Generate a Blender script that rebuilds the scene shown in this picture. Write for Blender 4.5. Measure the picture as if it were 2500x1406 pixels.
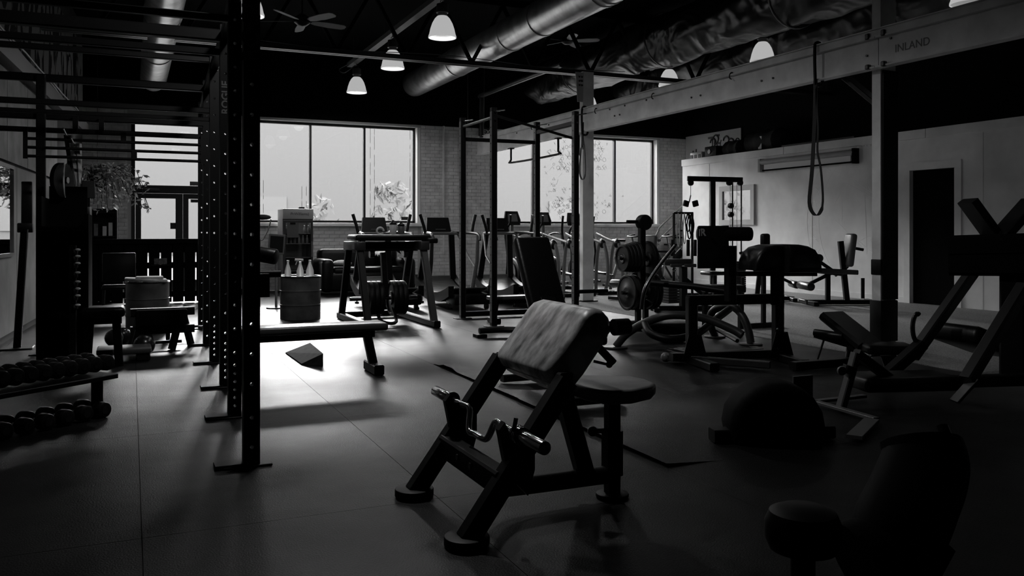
import bpy, bmesh, math, random
from mathutils import Vector, Matrix
random.seed(7)
for o in list(bpy.data.objects): bpy.data.objects.remove(o)
scene = bpy.context.scene
COL = scene.collection
# ------------------------------------------------------------------ camera, sky, exposure
F = 2080.0; HZ = 564.0; H = 1.2
YAW = math.radians(24.09); S_, C_ = math.sin(YAW), math.cos(YAW)
cd = bpy.data.cameras.new('camera'); cam = bpy.data.objects.new('camera', cd); COL.objects.link(cam)
cam.location = (0, 0, H); cam.rotation_euler = (math.pi/2, 0, -YAW)
cd.sensor_width = 36; cd.lens = 36*F/2500; cd.shift_y = (HZ-703)/2500.0
cd.clip_start = .05; cd.clip_end = 300
scene.camera = cam
w = bpy.data.worlds.new('sky'); scene.world = w; w.use_nodes = True
w.node_tree.nodes['Background'].inputs[0].default_value = (1, 1, 1, 1)
w.node_tree.nodes['Background'].inputs[1].default_value = 21.0
scene.view_settings.view_transform = 'Standard'; scene.view_settings.look = 'None'
scene.view_settings.exposure = 0.0; scene.view_settings.gamma = 1
scene.view_settings.use_curve_mapping = False
try: scene.cycles.max_bounces = 6; scene.cycles.diffuse_bounces = 3; scene.cycles.glossy_bounces = 3
except Exception: pass
sl = bpy.data.lights.new('low_sun', 'SUN'); sl.energy = 2.9; sl.angle = math.radians(10)
so = bpy.data.objects.new('low_sun', sl); COL.objects.link(so)
so.rotation_euler = Vector((.155, .94, .325)).to_track_quat('Z', 'Y').to_euler()
LAMP_W = 42.0     # each pendant lamp's own light is made with the lamp
def portal(x0, x1, z0, z1, y):
    l = bpy.data.lights.new('window_portal', 'AREA'); l.shape = 'RECTANGLE'; l.size = x1-x0; l.size_y = z1-z0
    l.cycles.is_portal = True
    o = bpy.data.objects.new('window_portal', l); COL.objects.link(o)
    o.location = ((x0+x1)/2, y, (z0+z1)/2); o.rotation_euler = (-math.pi/2, 0, 0)
portal(2.25, 5.68, 1.37, 3.45, 17.9); portal(7.45, 11.84, 1.37, 3.45, 17.9); portal(.02, 1.8, .1, 3.37, 17.9)
# ------------------------------------------------------------------ picture -> place
def dr(px): u = (px-1250)/F; return (S_+u*C_, C_-u*S_)
def PD(px, py, D): a = dr(px); return Vector((a[0]*D, a[1]*D, H+(HZ-py)/F*D))
def G(px, py): return PD(px, py, H*F/(py-HZ))
def PY(px, py, Y): return PD(px, py, Y/dr(px)[1])
def PX(px, py, X): return PD(px, py, X/dr(px)[0])
# ------------------------------------------------------------------ materials
MATS = {}
def mat(n, v, rough=.5, metal=0, spec=.5, noise=0, nscale=20, bump=0, bscale=60, coat=0, stretch=None):
    if n in MATS: return MATS[n]
    m = bpy.data.materials.new(n); m.use_nodes = True; MATS[n] = m
    N = m.node_tree.nodes; L = m.node_tree.links; b = N['Principled BSDF']
    b.inputs['Base Color'].default_value = (v, v, v, 1); b.inputs['Roughness'].default_value = rough
    b.inputs['Metallic'].default_value = metal; b.inputs['Specular IOR Level'].default_value = spec
    if coat: b.inputs['Coat Weight'].default_value = coat
    tc = N.new('ShaderNodeTexCoord')
    if noise:
        t = N.new('ShaderNodeTexNoise'); t.inputs['Scale'].default_value = nscale; t.inputs['Detail'].default_value = 6
        r = N.new('ShaderNodeMapRange'); r.inputs[1].default_value = .3; r.inputs[2].default_value = .7
        r.inputs[3].default_value = v*(1-noise); r.inputs[4].default_value = v*(1+noise)
        src = tc.outputs['Object']
        if stretch: mp = N.new('ShaderNodeMapping'); mp.inputs['Scale'].default_value = stretch; L.new(src, mp.inputs[0]); src = mp.outputs[0]
        L.new(src, t.inputs['Vector']); L.new(t.outputs[0], r.inputs[0]); L.new(r.outputs[0], b.inputs['Base Color'])
    if bump:
        t2 = N.new('ShaderNodeTexNoise'); t2.inputs['Scale'].default_value = bscale; t2.inputs['Detail'].default_value = 4
        bp = N.new('ShaderNodeBump'); bp.inputs['Strength'].default_value = bump; bp.inputs['Distance'].default_value = .01
        L.new(tc.outputs['Object'], t2.inputs['Vector']); L.new(t2.outputs[0], bp.inputs['Height']); L.new(bp.outputs[0], b.inputs['Normal'])
    return m
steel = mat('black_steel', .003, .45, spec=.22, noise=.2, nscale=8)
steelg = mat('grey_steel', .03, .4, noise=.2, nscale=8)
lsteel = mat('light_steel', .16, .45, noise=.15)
chrome = mat('chrome', .55, .16, 1)
dchrome = mat('dark_chrome', .2, .25, 1)
vinyl = mat('black_vinyl', .006, .36, spec=.3, bump=.15, bscale=25)
worn = mat('worn_vinyl', .62, .36, noise=.92, nscale=11, bump=.1, bscale=14, stretch=(.8, 1.5, .8))
rubber = mat('black_rubber', .004, .5, spec=.25, noise=.3)
iron = mat('cast_iron', .01, .45, noise=.3)
plastic = mat('black_plastic', .004, .38, spec=.3)
gplastic = mat('grey_plastic', .12, .4)
white = mat('white_plastic', .6, .4)
paper = mat('paper', .6, .7)
cloth = mat('grey_cloth', .4, .9, noise=.4, nscale=12)
dcloth = mat('dark_cloth', .02, .9, noise=.3)
wood = mat('wood', .05, .5, noise=.5, nscale=7)
pale = mat('pale_paint', .32, .6, noise=.12, nscale=3, bump=.05)
beamp = mat('beam_paint', .85, .55, noise=.15, nscale=4)
blackp = mat('black_paint', .003, .9, spec=.05)
galv = mat('galvanised_sheet', .6, .33, .85, noise=.3, nscale=5)
letter = mat('grey_lettering', .10, .5)
wletter = mat('white_lettering', .6, .5)
leafm = mat('leaf', .42, .45, noise=.5)
def emis(n, v, s):
    m = bpy.data.materials.new(n); m.use_nodes = True; b = m.node_tree.nodes['Principled BSDF']
    b.inputs['Base Color'].default_value = (v, v, v, 1); b.inputs['Emission Color'].default_value = (1, 1, 1, 1)
    b.inputs['Emission Strength'].default_value = s; return m
def wrapmat(n, v, rough, metal, scale, stretch):
    m = mat(n, v, rough, metal); N = m.node_tree.nodes; L = m.node_tree.links
    tc = N.new('ShaderNodeTexCoord'); mp = N.new('ShaderNodeMapping'); mp.inputs['Scale'].default_value = stretch
    t = N.new('ShaderNodeTexNoise'); t.inputs['Scale'].default_value = scale; t.inputs['Distortion'].default_value = 1.5
    bp = N.new('ShaderNodeBump'); bp.inputs['Strength'].default_value = 1; bp.inputs['Distance'].default_value = .12
    L.new(tc.outputs['Object'], mp.inputs[0]); L.new(mp.outputs[0], t.inputs[0]); L.new(t.outputs[0], bp.inputs['Height'])
    L.new(bp.outputs[0], N['Principled BSDF'].inputs['Normal']); return m
foil = wrapmat('crumpled_black_wrap', .012, .34, 0, 1.2, (1, .8, 1))
# ------------------------------------------------------------------ mesh builder
class MB:
    def __init__(s): s.v = []; s.f = []
    def add(s, vs, fs):
        k = len(s.v); s.v += [Vector(a) for a in vs]; s.f += [tuple(i+k for i in f) for f in fs]; return s
    def box(s, c, d, R=None):
        c = Vector(c); x, y, z = d[0]/2, d[1]/2, d[2]/2
        vs = [Vector((a*x, b*y, e*z)) for a in (-1, 1) for b in (-1, 1) for e in (-1, 1)]
        if R is not None: vs = [R @ a for a in vs]
        return s.add([a+c for a in vs], [(0, 1, 3, 2), (4, 6, 7, 5), (0, 4, 5, 1), (2, 3, 7, 6), (0, 2, 6, 4), (1, 5, 7, 3)])
    def b2(s, x0, x1, y0, y1, z0, z1): return s.box(((x0+x1)/2, (y0+y1)/2, (z0+z1)/2), (abs(x1-x0), abs(y1-y0), abs(z1-z0)))
    def rbox(s, c, d, r=.02, seg=3, R=None):
        bm = bmesh.new(); bmesh.ops.create_cube(bm, size=1)
        for v in bm.verts: v.co = Vector((v.co.x*d[0], v.co.y*d[1], v.co.z*d[2]))
        r = min(r, min(d)*.49)
        bmesh.ops.bevel(bm, geom=bm.edges[:], offset=r, segments=seg, affect='EDGES', profile=.5)
        bm.verts.index_update(); c = Vector(c)
        vs = [((R @ v.co) if R is not None else v.co)+c for v in bm.verts]
        fs = [tuple(v.index for v in f.verts) for f in bm.faces]; bm.free()
        return s.add([v.copy() for v in vs], fs)
    def bar(s, p, q, w=.075, h=None, up=(0, 0, 1), ch=.12):
        p = Vector(p); q = Vector(q); h = h or w; d = (q-p).normalized(); up = Vector(up)
        if abs(d.dot(up.normalized())) > .97: up = Vector((1, 0, 0))
        a = d.cross(up).normalized(); b = a.cross(d).normalized(); c = min(w, h)*ch
        pr = [(-w/2+c, -h/2), (w/2-c, -h/2), (w/2, -h/2+c), (w/2, h/2-c), (w/2-c, h/2), (-w/2+c, h/2), (-w/2, h/2-c), (-w/2, -h/2+c)]
        vs = [e+a*x+b*y for e in (p, q) for x, y in pr]
        fs = [(i, (i+1) % 8, 8+(i+1) % 8, 8+i) for i in range(8)]+[tuple(range(7, -1, -1)), tuple(range(8, 16))]
        return s.add(vs, fs)
    def tube(s, pts, r=.02, n=10, closed=False, flat=1.0):
        pts = [Vector(p) for p in pts]; m = len(pts); vs = []; rs = r if isinstance(r, (list, tuple)) else [r]*m
        d0 = (pts[1]-pts[0]).normalized(); up = Vector((0, 0, 1)) if abs(d0.z) < .9 else Vector((1, 0, 0)); a = d0.cross(up).normalized()
        for i, p in enumerate(pts):
            if closed: d = pts[(i+1) % m]-pts[i-1]
            else: d = (pts[min(i+1, m-1)]-pts[max(i-1, 0)])
            d = d.normalized(); a = (a-d*a.dot(d)); a = a.normalized() if a.length > 1e-5 else d.orthogonal().normalized(); b = a.cross(d)
            vs += [p+(a*math.cos(t)+b*math.sin(t)*flat)*rs[i] for t in [2*math.pi*k/n for k in range(n)]]
        fs = []
        for i in range(m if closed else m-1):
            j = (i+1) % m
            fs += [(i*n+k, i*n+(k+1) % n, j*n+(k+1) % n, j*n+k) for k in range(n)]
        if not closed: fs += [tuple(range(n-1, -1, -1)), tuple(range((m-1)*n, m*n))]
        return s.add(vs, fs)
    def cyl(s, p, q, r, n=20, r2=None, bev=0):
        p = Vector(p); q = Vector(q)
        if bev:
            d = (q-p).normalized()*bev
            return s.tube([p, p+d*.3, p+d, q-d, q-d*.3, q], [r-bev, r-bev*.3, r, r, r-bev*.3, r-bev], n)
        return s.tube([p, q], [r, r if r2 is None else r2], n)
    def lathe(s, c, prof, n=24, ax=(0, 0, 1)):
        c = Vector(c); q = Vector((0, 0, 1)).rotation_difference(Vector(ax)); vs = []
        for r, z in prof: vs += [c+q @ Vector((r*math.cos(2*math.pi*k/n), r*math.sin(2*math.pi*k/n), z)) for k in range(n)]
        fs = []
        for i in range(len(prof)-1): fs += [(i*n+k, i*n+(k+1) % n, (i+1)*n+(k+1) % n, (i+1)*n+k) for k in range(n)]
        return s.add(vs, fs)
    def ball(s, c, r, n=12, sc=(1, 1, 1)):
        c = Vector(c); vs = [c+Vector((0, 0, -r*sc[2]))]
        for i in range(1, n//2):
            t = -math.pi/2+math.pi*i/(n//2)
            vs += [c+Vector((r*math.cos(t)*math.cos(2*math.pi*k/n)*sc[0], r*math.cos(t)*math.sin(2*math.pi*k/n)*sc[1], r*math.sin(t)*sc[2])) for k in range(n)]
        vs.append(c+Vector((0, 0, r*sc[2]))); R = n//2-1; fs = []
        for k in range(n):
            fs.append((0, 1+(k+1) % n, 1+k))
            for i in range(R-1): fs.append((1+i*n+k, 1+i*n+(k+1) % n, 1+(i+1)*n+(k+1) % n, 1+(i+1)*n+k))
            fs.append((1+(R-1)*n+k, 1+(R-1)*n+(k+1) % n, len(vs)-1))
        return s.add(vs, fs)
    def prism(s, poly, o, ux, uy, th):
        # outline (u,v) in the frame ux,uy at o, thickness th along ux x uy, centred
        o = Vector(o); ux = Vector(ux).normalized(); uy = Vector(uy).normalized(); nz = ux.cross(uy).normalized(); n = len(poly)
        vs = [o+ux*a+uy*b+nz*e for e in (-th/2, th/2) for a, b in poly]
        return s.add(vs, [(i, (i+1) % n, n+(i+1) % n, n+i) for i in range(n)]+[tuple(range(n-1, -1, -1)), tuple(range(n, 2*n))])
    def rprism(s, poly, o, ux, uy, th, bev=.03):
        # as prism, with rounded rims
        o = Vector(o); ux = Vector(ux).normalized(); uy = Vector(uy).normalized(); nz = ux.cross(uy).normalized(); n = len(poly)
        cx = sum(a for a, b in poly)/n; cy = sum(b for a, b in poly)/n
        ex = max(abs(a-cx) for a, b in poly); ey = max(abs(b-cy) for a, b in poly); vs = []; lay = []
        for k in range(4): t = math.pi/2*k/3; lay.append((-th/2+bev*(1-math.sin(t)), bev*(1-math.cos(t))))
        lay = [(a, b) for a, b in lay]; lay += [(-a, b) for a, b in lay[::-1]]
        for z, ins in lay[:4]+lay[4:]:
            fx = 1-ins/ex; fy = 1-ins/ey
            vs += [o+ux*(cx+(a-cx)*fx)+uy*(cy+(b-cy)*fy)+nz*z for a, b in poly]
        # order layers along nz
        order = sorted(range(8), key=lambda i: (lay[i][0], lay[i][1] if lay[i][0] > 0 else -lay[i][1]))
        V = []
        for i in order: V += vs[i*n:(i+1)*n]
        fs = []
        for i in range(7): fs += [(i*n+k, i*n+(k+1) % n, (i+1)*n+(k+1) % n, (i+1)*n+k) for k in range(n)]
        return s.add(V, fs+[tuple(range(n-1, -1, -1)), tuple(range(7*n, 8*n))])
ROOT = {}
def smooth(me, ang=40):
    me.shade_smooth()
    try: me.set_sharp_from_angle(angle=math.radians(ang))
    except Exception: pass
def org(o):
    while o.parent: o = o.parent
    return o.location
def ob(name, m, material, parent=None, label=None, ang=40):
    me = bpy.data.meshes.new(name); o0 = org(parent) if parent else Vector((0, 0, 0))
    me.from_pydata([tuple(a-o0) for a in m.v], [], m.f); me.validate()
    bm = bmesh.new(); bm.from_mesh(me); bmesh.ops.recalc_face_normals(bm, faces=bm.faces[:]); bm.to_mesh(me); bm.free()
    me.materials.append(material); smooth(me, ang)
    o = bpy.data.objects.new(name, me); COL.objects.link(o)
    if parent: o.parent = parent
    if label: o['label'] = label
    return o
def T(name, label, cat, loc=(0, 0, 0), group=None):
    o = bpy.data.objects.new(name, None); COL.objects.link(o); o.location = Vector(loc); o.empty_display_size = .1
    o['label'] = label; o['category'] = cat
    if group: o['group'] = group
    return o
def tag(o, label, cat, group=None):
    o['label'] = label; o['category'] = cat
    if group: o['group'] = group
    # put the origin at the thing itself
    vs = [v.co for v in o.data.vertices]
    c = Vector(((min(v.x for v in vs)+max(v.x for v in vs))/2, (min(v.y for v in vs)+max(v.y for v in vs))/2, min(v.z for v in vs)))
    o.data.transform(Matrix.Translation(-c)); o.location = c
    return o
def struct(name, m, material, parent=None):
    o = ob(name, m, material, parent)
    if not parent: o['kind'] = 'structure'
    return o
def stuff(o): o['kind'] = 'stuff'; return o
KIDS = {}
def kids(o): return [c for c in bpy.data.objects if c.parent == o]
def dup(o, parent=None):
    c = o.copy(); COL.objects.link(c); c.parent = parent
    for k in kids(o): dup(k, c)
    return c
def clone(o, label, loc=None, rz=None, group=None, sc=None):
    c = dup(o); c['label'] = label
    if loc is not None: c.location = Vector(loc)
    if rz is not None: c.rotation_euler = (0, 0, rz)
    if sc is not None: c.scale = (sc, sc, sc)
    if group: c['group'] = group
    return c
def text(name, s, size, o, ux, uy, material, parent, th=.001, align='CENTER', bold=0, sx=1):
    cu = bpy.data.curves.new(name, 'FONT'); cu.body = s; cu.size = size; cu.extrude = th; cu.offset = bold; cu.align_x = align; cu.align_y = 'CENTER'
    to = bpy.data.objects.new(name, cu); me = bpy.data.meshes.new_from_object(to); bpy.data.objects.remove(to)
    ux = Vector(ux).normalized(); uy = Vector(uy).normalized(); nz = ux.cross(uy); o = Vector(o)
    m = MB(); m.v = [o+ux*v.co.x*sx+uy*v.co.y+nz*v.co.z for v in me.vertices]; m.f = [tuple(p.vertices) for p in me.polygons]
    r = ob(name, m, material, parent, label='lettering reading '+s); bpy.data.meshes.remove(me); return r
def arc(c, r, a0, a1, n, ux=(1, 0, 0), uy=(0, 0, 1)):
    c = Vector(c); ux = Vector(ux); uy = Vector(uy)
    return [c+ux*r*math.cos(math.radians(a0+(a1-a0)*i/n))+uy*r*math.sin(math.radians(a0+(a1-a0)*i/n)) for i in range(n+1)]
def spl(pts, n=6):
    pts = [Vector(p) for p in pts]; P = [pts[0]]+pts+[pts[-1]]; out = []
    for i in range(1, len(P)-2):
        for k in range(n):
            t = k/n; a, b, c, d = P[i-1], P[i], P[i+1], P[i+2]
            out.append(.5*((2*b)+(c-a)*t+(2*a-5*b+4*c-d)*t*t+(3*b-3*c+d-a)*t**3))
    return out+[pts[-1]]
# ------------------------------------------------------------------ floor
YB = 17.7
floor = struct('floor', MB().b2(-2.4, 13.2, -1.5, 17.75, -.3, -.012), mat('floor_slab', .02, .7))
def floormat():
    m = mat('rubber_floor', .022, .36, spec=.2); N = m.node_tree.nodes; L = m.node_tree.links; b = N['Principled BSDF']
    tc = N.new('ShaderNodeTexCoord')
    def nz(s, d=4):
        t = N.new('ShaderNodeTexNoise'); t.inputs['Scale'].default_value = s; t.inputs['Detail'].default_value = d; L.new(tc.outputs['Object'], t.inputs[0]); return t
    def mr(t, a, bb, c, d):
        r = N.new('ShaderNodeMapRange'); r.inputs[1].default_value = a; r.inputs[2].default_value = bb; r.inputs[3].default_value = c; r.inputs[4].default_value = d; L.new(t.outputs[0], r.inputs[0]); return r
    L.new(mr(nz(120), .36, .64, .0003, .0085).outputs[0], b.inputs['Base Color'])
    L.new(mr(nz(1.3, 8), .3, .7, .38, .48).outputs[0], b.inputs['Roughness'])
    bp = N.new('ShaderNodeBump'); bp.inputs['Strength'].default_value = .5; bp.inputs['Distance'].default_value = .004
    L.new(nz(130, 4).outputs[0], bp.inputs['Height'])
    bp2 = N.new('ShaderNodeBump'); bp2.inputs['Strength'].default_value = .25; bp2.inputs['Distance'].default_value = .02
    L.new(nz(3.0, 2).outputs[0], bp2.inputs['Height']); L.new(bp.outputs[0], bp2.inputs['Normal']); L.new(bp2.outputs[0], b.inputs['Normal'])
    return m
fm = floormat()
for i in range(-2, 6):
    x0 = .04+1.222*i; x1 = min(x0+1.219, 6.47)
    if x0 > 6.4: continue
    for j in range(-4, 7):
        y0 = 5.46+1.83*j; y1 = min(y0+1.827, 17.69)
        if y0 > 17.5: continue
        x00 = max(x0, -2.35)
        m = MB()
        if i == 2 and j == 0: x00 += .012
        # the sheet's raised hem: a small buckle beside the seam at X=2.48
        e = .004 if (i == 2 and j in (0, -1)) else 0
        nx, ny = (4, 16) if (i == 2 and j in (0, -1)) else (1, 1)
        vs = []; fs = []
        for b_ in range(ny+1):
            for a in range(nx+1):
                xx = x00+(x1-x00)*a/nx; yy = y0+(y1-y0)*b_/ny; zz = 0
                if e and a == 0: zz = .022*max(0, math.sin(math.pi*((yy-2.2)/5.2)))**.5+(.02 if abs(yy-6.95) < .12 else 0)
                vs.append((xx, yy, zz))
        for b_ in range(ny):
            for a in range(nx): k = b_*(nx+1)+a; fs.append((k, k+1, k+nx+2, k+nx+1))
        n0 = len(vs); m.add(vs, fs); m.b2(x00, x1, y0, y1, -.012, -.0005)
        ob('rubber_mat', m, fm, floor)
tf = mat('turf', .27, .95, noise=.5, nscale=90, bump=.6, bscale=120)
ob('turf', MB().b2(6.48, 12.9, -1.4, 17.69, -.012, .006), tf, floor, label='short grey artificial turf')
# ------------------------------------------------------------------ walls
brickm = mat('painted_brick', .72, .6, noise=.18, nscale=6, bump=.3, bscale=30)
mort = mat('mortar', .5, .8)
WB = MB()
ZW0, ZW1 = 1.37, 3.45
def wallseg(x0, x1, z0, z1): WB.b2(x0, x1, YB, YB+.3, z0, z1)
wallseg(-2.6, 0.0, 0, 3.5); wallseg(0, 1.84, 3.4, 3.5); wallseg(1.84, 2.25, 0, 3.5); wallseg(2.25, 5.68, 0, ZW0); wallseg(2.25, 5.68, ZW1, 3.5)
wallseg(5.68, 7.45, 0, 3.5); wallseg(7.45, 11.84, 0, ZW0); wallseg(7.45, 11.84, ZW1, 3.5); wallseg(11.84, 14, 0, 3.5)
wall_back = struct('wall_back', WB, mort)
ob('upper_wall', MB().b2(-2.6, 14, YB-.02, YB+.3, 3.5, 5.4), blackp, wall_back, label='black painted wall above the windows')
# bricks: rows of running bond in front of the mortar
zones = [(2.25, 4.6, 0.45, ZW0-.06), (4.6, 5.68, 0, ZW0-.06), (2.25, 4.6, 0, .45), (5.74, 7.40, 0, 3.5), (7.45, 11.84, 0, ZW0-.06), (11.9, 12.7, 0, 3.5), (-.87, -.06, 0, 3.5), (1.9, 2.2, 0, 3.5)]
nb = 0; rest = MB(); protos = {}
BW, BH = .215, .076
for (x0, x1, z0, z1) in zones:
    r = 0; z = z0
    while z < z1-.02:
        zt = min(z+BH, z1); x = x0-(BW/2 if r % 2 else 0)
        while x < x1-.01:
            a = max(x, x0); b = min(x+BW, x1)
            if b-a > .03:
                dd = .006+random.random()*.006
                if nb < 300:
                    key = (round(b-a, 2), round(zt-z, 2))
                    if key not in protos:
                        me = bpy.data.meshes.new('brick'); q = MB().rbox((0, 0, 0), (b-a-.009, .016, zt-z-.009), .003, 1)
                        me.from_pydata([tuple(v) for v in q.v], [], q.f); me.materials.append(brickm); protos[key] = me
                    o = bpy.data.objects.new('brick', protos[key]); COL.objects.link(o); o.parent = wall_back
                    o.location = ((a+b)/2, YB-dd+.008, (z+zt)/2); nb += 1
                else: rest.box(((a+b)/2, YB-dd+.008, (z+zt)/2), (b-a-.009, .016, zt-z-.009))
            x += BW
        z += BH; r += 1
stuff(ob('brickwork', rest, brickm, wall_back))
# pilasters beside the middle pier: two pipes run down it
for x in (6.25, 6.72): ob('conduit', MB().cyl((x, YB-.05, 0.7 if x < 6.5 else 1.0), (x, YB-.05, 3.5), .022, 10), brickm, wall_back)
# sills
for (x0, x1) in ((2.25, 5.68), (7.45, 11.84)):
    ob('window_sill', MB().rbox(((x0+x1)/2, YB+.02, ZW0-.035), (x1-x0+.1, .34, .07), .008, 2), mat('sill_paint', .9, .5, noise=.15, nscale=5), wall_back)
glass = bpy.data.materials.new('window_glass'); glass.use_nodes = True
N = glass.node_tree.nodes; L = glass.node_tree.links; N.clear()
out = N.new('ShaderNodeOutputMaterial'); mx = N.new('ShaderNodeMixShader'); tr = N.new('ShaderNodeBsdfTransparent'); gl = N.new('ShaderNodeBsdfGlossy'); fr = N.new('ShaderNodeFresnel')
gl.inputs['Roughness'].default_value = .02; fr.inputs[0].default_value = 1.3
L.new(fr.outputs[0], mx.inputs[0]); L.new(tr.outputs[0], mx.inputs[1]); L.new(gl.outputs[0], mx.inputs[2]); L.new(mx.outputs[0], out.inputs[0])
frm = mat('window_frame', .012, .5)
def window(name, xs, z0, z1):
    m = MB(); y = YB+.2; w_ = .05
    m.b2(xs[0], xs[-1], y-.04, y+.04, z0, z0+w_); m.b2(xs[0], xs[-1], y-.04, y+.04, z1-w_, z1)
    m.b2(xs[0], xs[0]+.06, y-.04, y+.04, z0, z1); m.b2(xs[-1]-.06, xs[-1], y-.04, y+.04, z0, z1)
    o = struct(name, m, frm)
    for x in xs[1:-1]: ob('mullion', MB().b2(x-.022, x+.022, y-.05, y+.04, z0+w_, z1-w_), frm, o)
    for a, b in zip(xs[:-1], xs[1:]): ob('pane', MB().b2(a+.02, b-.02, y+.005, y+.011, z0+.03, z1-.03), glass, o)
    return o
w1 = window('window_1', [2.25, 3.40, 4.54, 5.68], ZW0, ZW1)
w2 = window('window_2', [7.45, 8.52, 9.62, 10.72, 11.84], ZW0, ZW1)
for xj in (5.68, 11.84): ob('window_jamb', MB().b2(xj-.02, xj+.05, YB-.012, YB+.155, ZW0+.002, ZW1-.01), mat('jamb_paint', .8, .6), wall_back)
# bits of old tape on the panes of window 1, marker drawings on window 2
tp = MB()
for px, y0, y1 in ((904, 312, 545), (914, 315, 540), (1001, 312, 500), (1010, 320, 540), (643, 440, 520), (737, 455, 510), (748, 455, 515)):
    y = y0
    while y < y1:
        l = random.uniform(8, 40); a = PY(px, y, YB+.19); b = PY(px, min(y+l, y1), YB+.19); tp.b2(a.x-.004, a.x+.004, a.y-.001, a.y+.001, b.z, a.z); y += l+random.uniform(3, 14)
stuff(ob('tape_remnant', tp, frm, w1, label='broken strips of dark tape on the glass'))
dm = MB(); rnd = random.Random(3)
def glyphs(m, n, pxr, pyr, Y, size):
    for _ in range(n):
        c = PY(rnd.gauss(pxr[0], pxr[1]), rnd.gauss(pyr[0], pyr[1]), Y); q = rnd.random(); s_ = size*rnd.uniform(.5, 1.2)
        if not (7.6 < c.x < 11.7 and 1.5 < c.z < 3.35): continue
        def st(x0, z0, x1, z1): m.bar((c.x+x0*s_, Y, c.z+z0*s_), (c.x+x1*s_, Y, c.z+z1*s_), .006, .002, (0, 1, 0))
        a = rnd.random()*6.3
        if q < .4: st(0, 0, math.cos(a), math.sin(a)); st(math.cos(a), math.sin(a), math.cos(a)+.5*math.sin(a), math.sin(a)-.4)
        elif q < .7: st(-.5, -.5, .5, .5); st(-.5, .5, .3, -.5)
        elif q < .85: m.tube(arc(c, s_*.6, 0, 360, 10), .003, 4)
        else: st(-.5, 0, 0, .7); st(0, .7, .5, 0); st(.5, 0, -.5, 0)
glyphs(dm, 60, (1370, 18), (385, 30), YB+.188, .09); glyphs(dm, 55, (1455, 14), (370, 30), YB+.188, .09)
glyphs(dm, 75, (1375, 22), (500, 18), YB+.188, .08); glyphs(dm, 30, (1470, 16), (505, 20), YB+.188, .07)
stuff(ob('marker_drawing', dm, frm, w2, label='scribbled runes and circles drawn on the glass'))
ob('sticker', MB().b2(5.36, 5.54, YB+.185, YB+.189, 1.44, 1.51), frm, w1)
# entrance door (double leaf with transom)
dz = MB(); y = YB+.12
dz.b2(0, .07, y-.05, y+.05, 0, 3.4); dz.b2(1.77, 1.84, y-.05, y+.05, 0, 3.4); dz.b2(.07, 1.77, y-.05, y+.05, 3.33, 3.4); dz.b2(.07, 1.77, y-.06, y+.06, 1.93, 2.08)
door = struct('door_1', dz, frm)
ob('pane', MB().b2(.07, 1.77, y-.003, y+.003, 2.08, 3.33), glass, door)
for x0, x1 in ((.075, .92), (.925, 1.765)):
    lf = MB(); lf.b2(x0, x0+.1, y-.03, y+.03, .02, 1.925); lf.b2(x1-.13, x1, y-.03, y+.03, .02, 1.925); lf.b2(x0+.1, x1-.13, y-.03, y+.03, 1.83, 1.925); lf.b2(x0+.1, x1-.13, y-.03, y+.03, .02, .25)
    l_ = ob('door_leaf', lf, frm, door); ob('pane', MB().b2(x0+.1, x1-.13, y-.003, y+.003, .25, 1.83), glass, l_)
    ob('push_bar', MB().cyl((x0+.06, y-.08, 1.02), (x1-.06, y-.08, 1.02), .018, 10), dchrome, l_)
    ob('notice', MB().b2(x0+.62 if x0 < .5 else x0+.14, x0+.74 if x0 < .5 else x0+.28, y-.012, y-.008, 1.24 if x0 < .5 else 1.76, 1.36 if x0 < .5 else 1.82), frm, l_)
ob('door_closer', MB().rbox((.35, y-.09, 1.99), (.3, .06, .06), .01, 2), steelg, door)
ob('notice', MB().b2(1.05, 1.3, y-.02, y-.016, 2.09, 2.17), gplastic, door)
# left wall: from the back corner towards the camera, leaning a little outwards
def LX(Y): return -.83-.059*(17.7-Y)
def lwall(m, y0, y1, z0, z1, a, b):
    # a slab on the left wall between offsets a..b from its face into the room
    vs = []
    for Y in (y0, y1):
        for o_ in (a, b):
            for z in (z0, z1): vs.append((LX(Y)+o_, Y, z))
    return m.add(vs, [(0, 1, 3, 2), (4, 6, 7, 5), (0, 4, 5, 1), (2, 3, 7, 6), (0, 2, 6, 4), (1, 5, 7, 3)])
wall_left = struct('wall_left', lwall(MB(), -1.5, 17.7, 0, 5.4, -.3, 0), mat('dark_wall', .02, .8, noise=.2))
def mural():
    m = mat('mural_paint', .16, .8, spec=.05); N = m.node_tree.nodes; L = m.node_tree.links; tc = N.new('ShaderNodeTexCoord'); mp = N.new('ShaderNodeMapping')
    mp.inputs['Scale'].default_value = (1, .8, .42); mp.inputs['Rotation'].default_value = (.35, 0, 0)
    t = N.new('ShaderNodeTexNoise'); t.inputs['Scale'].default_value = 1.6; t.inputs['Detail'].default_value = 5; t.inputs['Distortion'].default_value = 2.2
    r = N.new('ShaderNodeValToRGB'); e = r.color_ramp.elements; e[0].position = .49; e[0].color = (.006,)*3+(1,); e[1].position = .51; e[1].color = (.2,)*3+(1,)
    L.new(tc.outputs['Object'], mp.inputs[0]); L.new(mp.outputs[0], t.inputs[0]); L.new(t.outputs[0], r.inputs[0]); L.new(r.outputs[0], N['Principled BSDF'].inputs['Base Color']); return m
ob('mural', lwall(MB(), 9.6, 17.6, 3.2, 4.6, 0, .02), mural(), wall_left, label='mural of jagged grey and black strokes')
plyw = mat('plywood', .12, .55, noise=.45, nscale=4, bump=.1)
for k, (a, b) in enumerate(((9.2, 10.6), (10.62, 11.83), (11.85, 13.05), (13.07, 14.3))): ob('plywood_panel', lwall(MB(), a, b, 1.96, 2.93, 0, .03), plyw, wall_left)
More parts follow.
